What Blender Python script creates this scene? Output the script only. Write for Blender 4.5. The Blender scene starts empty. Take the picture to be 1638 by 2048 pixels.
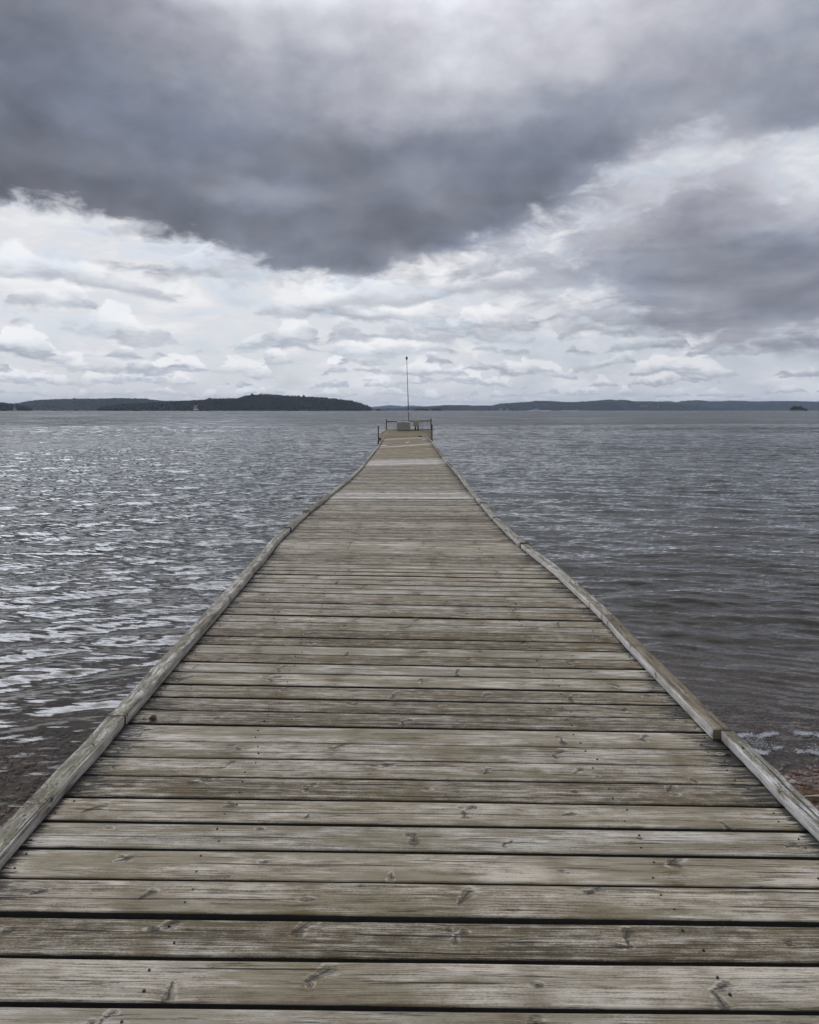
import bpy, math, random
import numpy as np
from math import radians as R

random.seed(7)
rng = np.random.default_rng(11)
SC = bpy.context.scene
COL = SC.collection

# ------------------------------------------------------------------ camera numbers (photo frame is 1638 x 2048)
F = 1400.0; CX = 819.0; YH = 821.0; ZC = 2.25

def P3(px, py, Y):
    """world point at distance Y seen at photo position px, py"""
    return ((px - CX) / F * Y, Y, ZC - (py - YH) / F * Y)

# ------------------------------------------------------------------ small helpers
def tag(o, label=None, cat=None, group=None, kind=None):
    if label: o['label'] = label
    if cat: o['category'] = cat
    if group: o['group'] = group
    if kind: o['kind'] = kind
    return o

def empty(name, loc=(0, 0, 0)):
    o = bpy.data.objects.new(name, None); COL.objects.link(o); o.location = loc
    o.empty_display_size = 0.2
    return o

def mesh_np(name, V, Fc, mats, parent=None, smooth=False, mat_idx=None):
    """V (n,3) array, Fc (m,k) array of quads/tris"""
    V = np.asarray(V, dtype=np.float32); Fc = np.asarray(Fc, dtype=np.int32)
    me = bpy.data.meshes.new(name)
    me.vertices.add(len(V)); me.vertices.foreach_set('co', V.ravel())
    k = Fc.shape[1]
    me.loops.add(Fc.size); me.loops.foreach_set('vertex_index', Fc.ravel())
    me.polygons.add(len(Fc))
    me.polygons.foreach_set('loop_start', np.arange(0, Fc.size, k, dtype=np.int32))
    me.polygons.foreach_set('loop_total', np.full(len(Fc), k, dtype=np.int32))
    if smooth: me.polygons.foreach_set('use_smooth', np.ones(len(Fc), dtype=bool))
    if mat_idx is not None: me.polygons.foreach_set('material_index', np.asarray(mat_idx, dtype=np.int32))
    me.update(calc_edges=True)
    for m in (mats if isinstance(mats, (list, tuple)) else [mats]): me.materials.append(m)
    o = bpy.data.objects.new(name, me); COL.objects.link(o)
    if parent is not None: o.parent = parent
    return o

class MB:
    """collects polygons, builds one mesh object"""
    def __init__(s): s.v = []; s.f = []
    def add(s, vs, fs):
        b = len(s.v); s.v += [tuple(v) for v in vs]; s.f += [tuple(b + i for i in f) for f in fs]
    def box(s, x0, x1, y0, y1, z0, z1):
        s.add([(x0,y0,z0),(x1,y0,z0),(x1,y1,z0),(x0,y1,z0),(x0,y0,z1),(x1,y0,z1),(x1,y1,z1),(x0,y1,z1)],
              [(0,3,2,1),(4,5,6,7),(0,1,5,4),(1,2,6,5),(2,3,7,6),(3,0,4,7)])
    def tube(s, pts, rad, n=10, cap=True):
        pts = [np.array(p, float) for p in pts]
        rs = rad if isinstance(rad, (list, tuple)) else [rad] * len(pts)
        rings = []
        for i, p in enumerate(pts):
            a = pts[max(i - 1, 0)]; b = pts[min(i + 1, len(pts) - 1)]
            t = (b - a) / (np.linalg.norm(b - a) + 1e-9)
            u = np.cross(t, [0, 0, 1.0])
            if np.linalg.norm(u) < 1e-3: u = np.array([1.0, 0, 0])
            u /= np.linalg.norm(u); w = np.cross(t, u)
            rings.append([p + rs[i] * (math.cos(2*math.pi*k/n) * u + math.sin(2*math.pi*k/n) * w) for k in range(n)])
        vs = [q for r in rings for q in r]; fs = []
        for i in range(len(pts) - 1):
            for k in range(n):
                fs.append((i*n+k, i*n+(k+1) % n, (i+1)*n+(k+1) % n, (i+1)*n+k))
        if cap:
            fs.append(tuple(range(n - 1, -1, -1))); fs.append(tuple((len(pts)-1)*n + k for k in range(n)))
        s.add(vs, fs)
    def build(s, name, mat, parent=None, bevel=0, smooth=False):
        me = bpy.data.meshes.new(name); me.from_pydata(s.v, [], s.f); me.update()
        me.materials.append(mat)
        if smooth:
            me.polygons.foreach_set('use_smooth', np.ones(len(me.polygons), dtype=bool))
        o = bpy.data.objects.new(name, me); COL.objects.link(o)
        if parent is not None: o.parent = parent
        if bevel:
            m = o.modifiers.new('b', 'BEVEL'); m.width = bevel; m.segments = 2; m.limit_method = 'ANGLE'
        return o

def vnoise(x, y, seed=0):
    """value noise, numpy arrays"""
    xi = np.floor(x).astype(np.int64); yi = np.floor(y).astype(np.int64)
    fx = x - xi; fy = y - yi
    fx = fx*fx*(3-2*fx); fy = fy*fy*(3-2*fy)
    def h(a, b):
        n = (a * 374761393 + b * 668265263 + seed * 1442695041) & 0xffffffff
        n = ((n ^ (n >> 13)) * 1274126177) & 0xffffffff
        return ((n ^ (n >> 16)) & 0xffffff) / float(0xffffff)
    return (h(xi, yi)*(1-fx) + h(xi+1, yi)*fx)*(1-fy) + (h(xi, yi+1)*(1-fx) + h(xi+1, yi+1)*fx)*fy

def fbm(x, y, oct=4, seed=0):
    s = 0; a = .5; t = 0
    for i in range(oct):
        s = s + a * vnoise(x, y, seed + i*17); t += a; a *= .5; x = x*2.03+3.1; y = y*2.03+1.7
    return s / t

# ------------------------------------------------------------------ node helper
class NT:
    def __init__(s, tree): s.t = tree; s.n = tree.nodes; s.l = tree.links; s.n.clear()
    def _set(s, sock, v):
        if isinstance(v, bpy.types.NodeSocket): s.l.new(v, sock)
        elif v is not None: sock.default_value = v
    def node(s, typ, ins=None, **props):
        nd = s.n.new(typ)
        for k, v in props.items(): setattr(nd, k, v)
        for k, v in (ins or {}).items(): s._set(nd.inputs[k], v)
        return nd
    def m(s, op, a, b=None, c=None, clamp=False):
        nd = s.n.new('ShaderNodeMath'); nd.operation = op; nd.use_clamp = clamp
        s._set(nd.inputs[0], a)
        if b is not None: s._set(nd.inputs[1], b)
        if c is not None: s._set(nd.inputs[2], c)
        return nd.outputs[0]
    def add(s, a, b): return s.m('ADD', a, b)
    def sub(s, a, b): return s.m('SUBTRACT', a, b)
    def mul(s, a, b): return s.m('MULTIPLY', a, b)
    def div(s, a, b): return s.m('DIVIDE', a, b)
    def exp(s, a): return s.m('EXPONENT', a)
    def vm(s, op, a, b=None):
        nd = s.n.new('ShaderNodeVectorMath'); nd.operation = op
        s._set(nd.inputs[0], a)
        if b is not None: s._set(nd.inputs[1], b)
        return nd.outputs[1] if op in ('LENGTH', 'DOT_PRODUCT', 'DISTANCE') else nd.outputs[0]
    def xyz(s, x=0.0, y=0.0, z=0.0): return s.node('ShaderNodeCombineXYZ', {0: x, 1: y, 2: z}).outputs[0]
    def sep(s, v): return s.node('ShaderNodeSeparateXYZ', {0: v}).outputs
    def ss(s, v, lo, hi, a=0.0, b=1.0):
        return s.node('ShaderNodeMapRange', {'Value': v, 'From Min': lo, 'From Max': hi, 'To Min': a, 'To Max': b},
                      interpolation_type='SMOOTHSTEP').outputs[0]
    def lin(s, v, lo, hi, a=0.0, b=1.0):
        return s.node('ShaderNodeMapRange', {'Value': v, 'From Min': lo, 'From Max': hi, 'To Min': a, 'To Max': b}).outputs[0]
    def noise(s, v, scale=1.0, detail=4.0, rough=.5, dist=0.0, dim='3D', out=0):
        nd = s.node('ShaderNodeTexNoise', noise_dimensions=dim)
        s._set(nd.inputs['Vector'], v)
        for k, x in (('Scale', scale), ('Detail', detail), ('Roughness', rough), ('Distortion', dist)): s._set(nd.inputs[k], x)
        return nd.outputs[out]
    def mix(s, f, a, b, typ='MIX'):
        nd = s.n.new('ShaderNodeMix'); nd.data_type = 'RGBA'; nd.blend_type = typ; nd.clamp_factor = True
        s._set(nd.inputs[0], f); s._set(nd.inputs[6], a); s._set(nd.inputs[7], b)
        return nd.outputs[2]
    def mixf(s, f, a, b):
        nd = s.n.new('ShaderNodeMix'); nd.data_type = 'FLOAT'
        s._set(nd.inputs[0], f); s._set(nd.inputs[2], a); s._set(nd.inputs[3], b)
        return nd.outputs[0]
    def ramp(s, f, stops, mode='LINEAR'):
        nd = s.n.new('ShaderNodeValToRGB'); cr = nd.color_ramp; cr.interpolation = mode
        while len(cr.elements) > 1: cr.elements.remove(cr.elements[-1])
        cr.elements[0].position = stops[0][0]; cr.elements[0].color = stops[0][1]
        for p, c in stops[1:]:
            e = cr.elements.new(p); e.color = c
        s._set(nd.inputs[0], f)
        return nd
    def attr(s, name, out=2):
        nd = s.n.new('ShaderNodeAttribute'); nd.attribute_name = name
        return nd.outputs[out]

def new_mat(name):
    m = bpy.data.materials.new(name); m.use_nodes = True
    return m, NT(m.node_tree)

def c4(r, g, b): return (r, g, b, 1.0)

def simple_mat(name, col, rough=.7, metal=0.0, var=.25, scale=20.0, bump=.0, col2=None):
    m, n = new_mat(name)
    tc = n.node('ShaderNodeTexCoord').outputs['Object']
    nz = n.noise(tc, scale, 5, .6)
    c2 = col2 or tuple(x * (1 - var) for x in col)
    c = n.mix(n.ss(nz, .35, .65), c4(*col), c4(*c2))
    b = n.node('ShaderNodeBsdfPrincipled', {'Base Color': c, 'Roughness': rough, 'Metallic': metal})
    if bump:
        bp = n.node('ShaderNodeBump', {'Height': nz, 'Strength': bump, 'Distance': .01})
        n.l.new(bp.outputs[0], b.inputs['Normal'])
    o = n.node('ShaderNodeOutputMaterial', {0: b.outputs[0]})
    return m

# ------------------------------------------------------------------ weathered timber
def wood_mat(name, light, dark, lich=(0.140, 0.112, 0.058), lich_amt=.5, ends=0.0, bright=1.0, speckle=0.0, crackamt=1.0):
    """uses uv 'grain' (u along the board in m, v across in m, both offset per board),
       uv 'pos' (u = distance from nearest end in m, v across the board in m) and face float 'pid'"""
    m, n = new_mat(name)
    uvn = n.n.new('ShaderNodeUVMap'); uvn.uv_map = 'grain'
    pon = n.n.new('ShaderNodeUVMap'); pon.uv_map = 'pos'
    U, V, _ = n.sep(uvn.outputs[0]); EU, EV, _ = n.sep(pon.outputs[0])
    pid = n.attr('pid')
    wn = n.node('ShaderNodeTexWhiteNoise', {'W': pid}, noise_dimensions='1D')
    rv = wn.outputs[0]; rc = n.sep(wn.outputs[1])
    # pine whorls: every half metre or so a ring of branch bases crosses the board
    cu = n.add(n.div(U, .47), n.mul(rv, 17.0)); ci = n.m('FLOOR', cu)
    hn = n.node('ShaderNodeTexWhiteNoise', {'Vector': n.xyz(ci, pid, 3.0)}, noise_dimensions='3D'); hr = n.sep(hn.outputs[1])
    hm = n.node('ShaderNodeTexWhiteNoise', {'Vector': n.xyz(ci, pid, 8.0)}, noise_dimensions='3D'); hs = n.sep(hm.outputs[1])
    du = n.mul(n.sub(n.sub(n.sub(cu, ci), .5), n.mul(n.sub(hr[0], .5), .36)), .47)
    mott = n.noise(n.xyz(n.mul(U, 13.0), n.mul(V, 34.0), 4.0), 1, 6, .68, dim='2D')
    wobb = n.noise(n.xyz(n.mul(U, 30.0), n.mul(V, 40.0), 14.0), 1, 4, .6, out=1); wbx, wby, _ = n.sep(wobb)
    dv0 = n.sub(EV, n.lin(hr[1], 0, 1, .035, .110))
    dux = n.add(du, n.mul(n.sub(wbx, .5), .024)); dvy = n.add(dv0, n.mul(n.sub(wby, .5), .015))
    def spike(th, ln, on, w0, w1):
        cx = n.m('COSINE', th); sx = n.m('SINE', th)
        t_ = n.m('MINIMUM', n.m('MAXIMUM', n.add(n.mul(dux, cx), n.mul(dvy, sx)), 0.0), ln)
        ax_ = n.sub(dux, n.mul(t_, cx)); ay_ = n.sub(dvy, n.mul(t_, sx))
        d_ = n.m('SQRT', n.add(n.mul(ax_, ax_), n.mul(ay_, ay_)))
        e_ = n.div(d_, n.add(w0, n.mul(t_, w1)))
        return e_, on, t_
    sg = n.m('SIGN', n.sub(hs[0], .5))
    th1 = n.lin(hr[2], 0, 1, .35, 1.2)
    k1 = spike(n.mul(th1, 1.0), n.lin(hs[1], 0, 1, .025, .075), n.m('GREATER_THAN', hs[0], .52), .004, .17)
    k2 = spike(n.lin(hs[1], 0, 1, -1.9, -.7), n.lin(hr[0], 0, 1, .015, .055), n.m('GREATER_THAN', hs[2], .60), .004, .17)
    rx = n.div(n.add(dux, n.mul(n.sub(hs[2], .5), .05)), n.lin(hs[1], 0, 1, .007, .017)); ry = n.div(n.add(dvy, n.mul(n.sub(hr[2], .5), .07)), .0075)
    er = n.m('SQRT', n.add(n.mul(rx, rx), n.mul(ry, ry))); onr = n.m('GREATER_THAN', hr[1], .48)
    g_ = n.div(n.add(du, n.mul(n.sub(wbx, .5), .10)), .05); env1 = n.exp(n.mul(n.mul(g_, g_), -1.0))
    wob = n.noise(n.xyz(n.mul(U, .8), n.mul(V, 2.0), 0), 1, 2, .5, dim='2D')
    fine = n.noise(n.xyz(n.mul(U, 22.0), n.mul(V, 60.0), 0), 1, 2, .5, dim='2D')
    near_k = n.exp(n.mul(n.m('MINIMUM', n.m('MINIMUM', n.add(k1[0], n.mul(n.sub(1.0, k1[1]), 50.0)), n.add(k2[0], n.mul(n.sub(1.0, k2[1]), 50.0))), n.add(er, n.mul(n.sub(1.0, onr), 50.0))), -.55))
    t = n.add(V, n.add(n.mul(n.sub(wob, .5), .022), n.mul(near_k, .010)))
    t = n.add(t, n.mul(n.mul(env1, n.m('SINE', n.mul(EV, 60.0))), .003))
    t = n.add(t, n.mul(n.sub(fine, .5), .0010))
    g1 = n.noise(n.xyz(n.mul(U, 2.0), n.mul(t, 190.0), 0), 1, 5, .62, dim='2D')
    g2 = n.noise(n.xyz(n.mul(U, 6.0), n.mul(t, 620.0), 3.0), 1, 3, .65, dim='2D')
    g3 = n.noise(n.xyz(n.mul(U, 1.1), n.mul(t, 42.0), 9.0), 1, 4, .55, dim='2D')
    big = n.noise(n.xyz(n.mul(U, 1.6), n.mul(V, 9.0), 4.0), 1, 4, .6, dim='2D')
    # long drying cracks that run from whorl to whorl
    crack = None
    for q, (sd_, wd) in enumerate(((rv, .0015), (rc[0], .0010), (rc[1], .0017))):
        vc = n.lin(sd_, 0, 1, .015 + .03*q, .075 + .03*q)
        path = n.add(vc, n.add(n.mul(n.sub(wob, .5), -.03), n.mul(n.sub(n.noise(n.xyz(n.mul(U, 5.0), q * 3.0, n.mul(pid, 1.7)), 1, 4, .6), .5), .009)))
        on_ = n.ss(n.noise(n.xyz(n.mul(U, 1.3), n.mul(pid, 2.3), q * 9.0), 1, 3, .6), .48 + .02*q, .56 + .02*q)
        ck = n.mul(n.ss(n.m('ABSOLUTE', n.sub(EV, path)), wd * .4, n.mul(n.add(on_, .35), wd * 1.7), 1.0, 0.0), on_)
        crack = ck if crack is None else n.m('MAXIMUM', crack, ck)
    cn2 = n.noise(n.xyz(n.mul(U, 2.2), n.mul(t, 120.0), 27.0), 1, 2.0, .45, dim='2D')
    crack2 = n.mul(n.ss(n.m('ABSOLUTE', n.sub(cn2, .5)), 0.0, .020, 1.0, 0.0),
                   n.ss(n.noise(n.xyz(n.mul(U, 3.3), n.mul(V, 33.0), 51.0), 1, 2, .5, dim='2D'), .54, .64))
    crack = n.mul(n.m('MAXIMUM', crack, n.mul(crack2, .7)), crackamt)
    tone = n.add(n.mul(n.sub(g1, .5), 1.6), n.mul(n.sub(g2, .5), 1.7))
    tone = n.add(tone, n.add(n.mul(n.sub(g3, .5), .75), n.mul(n.sub(big, .5), .8)))
    tone = n.add(n.add(tone, n.mul(n.sub(rv, .5), .62)), .56)
    tone = n.add(tone, n.mul(n.sub(mott, .5), 1.15))
    tone = n.add(tone, n.mul(n.sub(n.noise(n.xyz(n.mul(U, 110.0), n.mul(V, 300.0), 0), 1, 3, .7, dim='2D'), .5), .9))
    L = tuple(x * bright for x in light); D = tuple(x * bright for x in dark)
    mid = tuple((a * .5 + b * .5) for a, b in zip(L, D))
    rr = n.ramp(tone, [(0.0, c4(*[x * .5 for x in D])), (.28, c4(*D)), (.56, c4(*mid)), (.8, c4(*L)), (1.0, c4(*[x * 1.22 for x in L]))])
    col = rr.outputs[0]
    col = n.mix(n.mul(rc[1], .5), col, c4(1.08, .98, .86), 'MULTIPLY')
    # olive algae film in long soft patches
    la = n.ss(n.add(n.noise(n.xyz(n.mul(U, 1.7), n.mul(t, 11.0), 71.0), 1, 6, .64, dim='2D'), n.mul(n.sub(rc[0], .5), .20)), .44, .68)
    col = n.mix(n.mul(la, lich_amt), col, c4(*lich))
    old = n.mul(n.ss(pid, 135, 190), n.m('LESS_THAN', pid, 2000))     # the outer sections carry more algae
    col = n.mix(n.mul(old, .75 if light[0] < .46 else .2), col, n.mix(1.0, col, c4(.80, .72, .52), 'MULTIPLY'))
    # stain across each whorl
    stn = n.mul(env1, n.ss(n.add(mott, n.mul(n.sub(g3, .5), .9)), .36, .60))
    col = n.mix(n.mul(stn, n.lin(hs[1], 0, 1, .2, .95)), col, c4(.105, .074, .032))
    def paint(col, e, a):
        rim = n.mul(n.mul(n.ss(e, .5, 1.0), n.ss(e, 1.0, 1.9, 1.0, 0.0)), a)
        heart = n.mul(n.ss(e, .5, 1.0, 1.0, 0.0), a)
        col = n.mix(n.mul(heart, .80), col, n.mix(n.ss(n.add(mott, n.mul(n.sub(g2, .5), .8)), .44, .66), c4(.050, .039, .026), c4(*[x * .62 for x in L])))
        pith = n.mul(n.ss(n.add(e, n.mul(n.sub(g2, .5), .8)), .15, .6, 1.0, 0.0), a)
        col = n.mix(n.mul(pith, .8), col, c4(.022, .017, .012))
        pale = n.mul(n.mul(n.ss(e, 1.1, 1.6), n.ss(e, 1.7, 2.6, 1.0, 0.0)), a)
        col = n.mix(n.mul(n.mul(pale, n.ss(mott, .46, .6)), .6), col, c4(*[x * 1.12 for x in L]))
        return n.mix(n.mul(n.mul(rim, n.ss(mott, .42, .58, 1.0, .0)), .75), col, c4(.026, .020, .014))
    col = paint(col, k1[0], k1[1]); col = paint(col, k2[0], k2[1]); col = paint(col, er, onr)
    col = n.mix(n.mul(crack, .9), col, c4(.02, .017, .013))
    # worn specks and lichen dots
    if speckle:
        vs = n.node('ShaderNodeTexVoronoi', {'Vector': n.xyz(n.mul(U, 38.0), n.mul(V, 70.0), 0), 'Scale': 1.0}, voronoi_dimensions='2D')
        sp = n.ss(vs.outputs['Distance'], .15, .38, 1.0, 0.0)
        sm = n.ss(n.noise(n.xyz(n.mul(U, 5.0), n.mul(V, 22.0), 8.0), 1, 5, .65, dim='2D'), .44, .54)
        scol = n.sep(vs.outputs['Color'])
        spc = n.mix(n.m('GREATER_THAN', scol[0], .72), c4(.035, .036, .026), c4(.30, .25, .07))
        col = n.mix(n.mul(n.mul(sp, sm), speckle), col, spc)
        al = n.ss(n.noise(n.xyz(n.mul(U, 6.0), n.mul(V, 26.0), 88.0), 1, 6, .7, dim='2D'), .47, .56)
        col = n.mix(n.mul(al, speckle * .8), col, c4(.105, .092, .052))
    # rot-blackened ends
    if ends:
        en = n.noise(n.xyz(n.mul(U, 7.0), n.mul(t, 75.0), 61.0), 1, 5, .7, dim='2D')
        reach = n.add(n.mul(n.mul(rc[2], rc[2]), .10), .012)
        ef = n.ss(n.add(n.div(EU, reach), n.mul(n.sub(en, .46), 8.5)), .5, 1.8, 1.0, 0.0)
        col = n.mix(n.mul(ef, ends), col, c4(.016, .015, .014))
    h = n.add(n.mul(g1, .5), n.mul(g2, .3))
    h = n.sub(h, n.mul(crack, 2.2))
    h = n.add(h, n.add(n.mul(near_k, .8), n.mul(g3, .6)))
    bp = n.node('ShaderNodeBump', {'Height': h, 'Strength': 1.0, 'Distance': .0028})
    rgh = n.lin(tone, 0, 1, .92, .70)
    b = n.node('ShaderNodeBsdfPrincipled', {'Base Color': col, 'Roughness': rgh, 'Normal': bp.outputs[0], 'Specular IOR Level': .35})
    n.node('ShaderNodeOutputMaterial', {0: b.outputs[0]})
    return m

LIGHT = (.378, .345, .288); DARK = (.118, .092, .054)
M_EDGE = simple_mat('gap_shade_board_edge', (.022, .020, .016), .95, var=.4, scale=30)  # near-black board sides: the shade inside the gaps is put into the colour
M_PLANK = wood_mat('weathered_plank', LIGHT, DARK, ends=.93, lich_amt=.72)
M_PALE = wood_mat('glare_pale_plank', (.47, .445, .40), (.28, .255, .22), lich_amt=.06, ends=.35, crackamt=.5)  # paler tone: sky glare on the tilted joint boards, put into the wood colour
M_KERB = wood_mat('weathered_kerb_grey', (.46, .45, .425), (.17, .155, .13), lich=(.12, .105, .055), lich_amt=.75, speckle=.9, ends=0)
M_FLANK = wood_mat('weathered_kerb_flank', (.44, .43, .405), (.24, .225, .20), lich_amt=.12, speckle=0, ends=0)
M_KERBB = wood_mat('weathered_kerb_brown', (.235, .19, .14), (.085, .066, .045), lich=(.075,.052,.028), lich_amt=.7, speckle=.6, ends=0)
M_PLAT = wood_mat('platform_plank', (.205, .160, .088), (.085, .064, .032), lich_amt=.5, ends=.2)
M_POST = simple_mat('post_timber', (.14, .125, .095), .85, var=.45, scale=14, bump=.3)
M_NAIL = simple_mat('rusty_nail', (.035, .025, .02), .6, metal=.6)

# ------------------------------------------------------------------ deck profile traced from the photo's two edges
LP = [(0,1747),(76,1657),(137,1587),(177,1541),(211,1505),(252,1453),(290,1410),(330,1361),(366,1318),(384,1298),(409.6,1267),(435,1237.7),
      (455,1214),(475.5,1190),(494,1168),(514,1142),(534,1120),(550.6,1096.6),(567,1078),(583.6,1062),(601.5,1044),(617.4,1030),(633,1018),
      (648,1006),(663.8,992.5),(674.8,982.7),(692,969),(706.5,956),(720,942.4),(730,931.5),(739,919.4),(751,903),(759,893),(767,877.8)]
RP = [(1734,1795),(1638,1696),(1609.5,1666),(1554,1612),(1506,1559),(1459,1512),(1426,1481),(1388.7,1443),(1341,1391.6),(1295,1344),(1258,1303.6),
      (1221.5,1263),(1203,1239.5),(1177.5,1215.7),(1148,1188),(1122.6,1164),(1099,1140.6),(1066,1117),(1040,1095),(1020,1077),(1002,1057.5),
      (984,1040),(960.6,1011),(948.4,999),(938.6,985.5),(931,975.7),(914,951),(902,936.6),(890.7,926),(885.4,918),(877.3,906),(870.6,895),
      (862.5,884.5),(852.5,874.4)]
LP = np.array(LP, float); RP = np.array(RP, float)[::-1]   # RP increasing y
SLY = np.array([870, 878, 892, 903, 919, 931, 945, 985, 1040, 1100, 1200, 1747, 2100], float)
SLV = np.array([-.03, -.04, -.09, -.02, -.016, -.03, 0, 0, .01, .015, .019, .0128, .0128])
W = 2.75
st = []
for xl, yl in LP:
    s = np.interp(yl, SLY, SLV); yr = yl
    for _ in range(12):
        xr = np.interp(yr, RP[:, 1], RP[:, 0]); yr = yl + s * (xr - xl)
    Y = W * F / (xr - xl)
    st.append((Y, (xl-CX)/F*Y, ZC-(yl-YH)/F*Y, (xr-CX)/F*Y, ZC-(yr-YH)/F*Y))
st = np.array(sorted(st))
# extend to the near side in a straight line
a0, a1 = st[0], st[5]
g = (a1[1:] - a0[1:]) / (a1[0] - a0[0])
near = np.concatenate([[1.0], a0[1:] + g * (1.0 - a0[0])])
st = np.vstack([near, st])
YE = 45.6                                  # the walkway ends here, the platform begins
YY = np.arange(1.0, YE + .001, .05)
raw = np.stack([np.interp(YY, st[:, 0], st[:, i]) for i in range(1, 5)], 1)
sm = np.empty_like(raw)
for i, y in enumerate(YY):
    sg = .10 + .018 * y
    w = np.exp(-((YY - y) / sg) ** 2)
    # smooth residual from the local line to keep the ends in place
    A = np.stack([np.ones_like(YY), YY - y], 1) * w[:, None]
    for k in range(4):
        co, *_ = np.linalg.lstsq(A[w > 1e-4], (raw[:, k] * w)[w > 1e-4], rcond=None)
        sm[i, k] = co[0]
def rail(Y):
    return [np.interp(Y, YY, sm[:, k]) for k in range(4)]     # XL, ZL, XR, ZR

def py_centre(Y):
    xl, zl, xr, zr = rail(Y); t = (0 - xl) / (xr - xl)
    return YH + (ZC - (zl + (zr - zl) * t)) * F / Y
PYC = py_centre(YY)                        # decreasing with Y

# ------------------------------------------------------------------ planks
gaps_px = [2255, 2127, 2017, 1920, 1837, 1766.3, 1704.5, 1651.4, 1603, 1560, 1521, 1488.4, 1454.8, 1428, 1401, 1375.6, 1352, 1330.8, 1312.3, 1295.4, 1279,
           1264, 1248.7, 1234.8, 1221.6, 1210.3, 1199.6, 1189, 1179.3, 1170.3, 1160.8, 1152.4, 1144.8, 1137.7, 1131, 1125, 1118, 1112.5]
gapw_px = {2255: 13, 2127: 13, 2017: 11, 1920: 10, 1837: 8.7, 1766.3: 5.5, 1704.5: 5.6, 1651.4: 3.6, 1603: 4.4, 1560: 3.8, 1521: 3.0, 1488.4: 2.2, 1454.8: 3.4,
           1375.6: 3.2, 1401: 2.6}
edgesY = [float(np.interp(-p, -PYC, YY)) for p in gaps_px]
gw = [ (gapw_px.get(p, None)) for p in gaps_px]
E = []
for Y, p, w in zip(edgesY, gaps_px, gw):
    wm = w * 1.12 * Y / (p - YH) if w else random.uniform(.017, .028)
    E.append((Y, max(.005, wm)))
while E[-1][0] < YE:
    w = .1545 + random.uniform(-.004, .004)
    y2 = E[-1][0] + w
    E.append((y2, random.uniform(.012, .022) if random.random() < .75 else random.uniform(.024, .034)))
E = [e for e in E if e[0] <= YE]
# skew of each gap: far boards are laid square to the rails, traced boards follow the photo's slope through the rails

def bend_fn(seed, amp):
    r = np.random.default_rng(seed); ph = r.uniform(0, 6.28, 5); fr = np.array([.5, 1.1, 2.3, 4.7, 9.0]) * r.uniform(.8, 1.2, 5)
    am = amp * np.array([1, .7, .4, .22, .13]) * r.uniform(.4, 1, 5)
    return lambda x: sum(a * np.sin(f * x * 2.0 + p) for a, f, p in zip(am, fr, ph))

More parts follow.
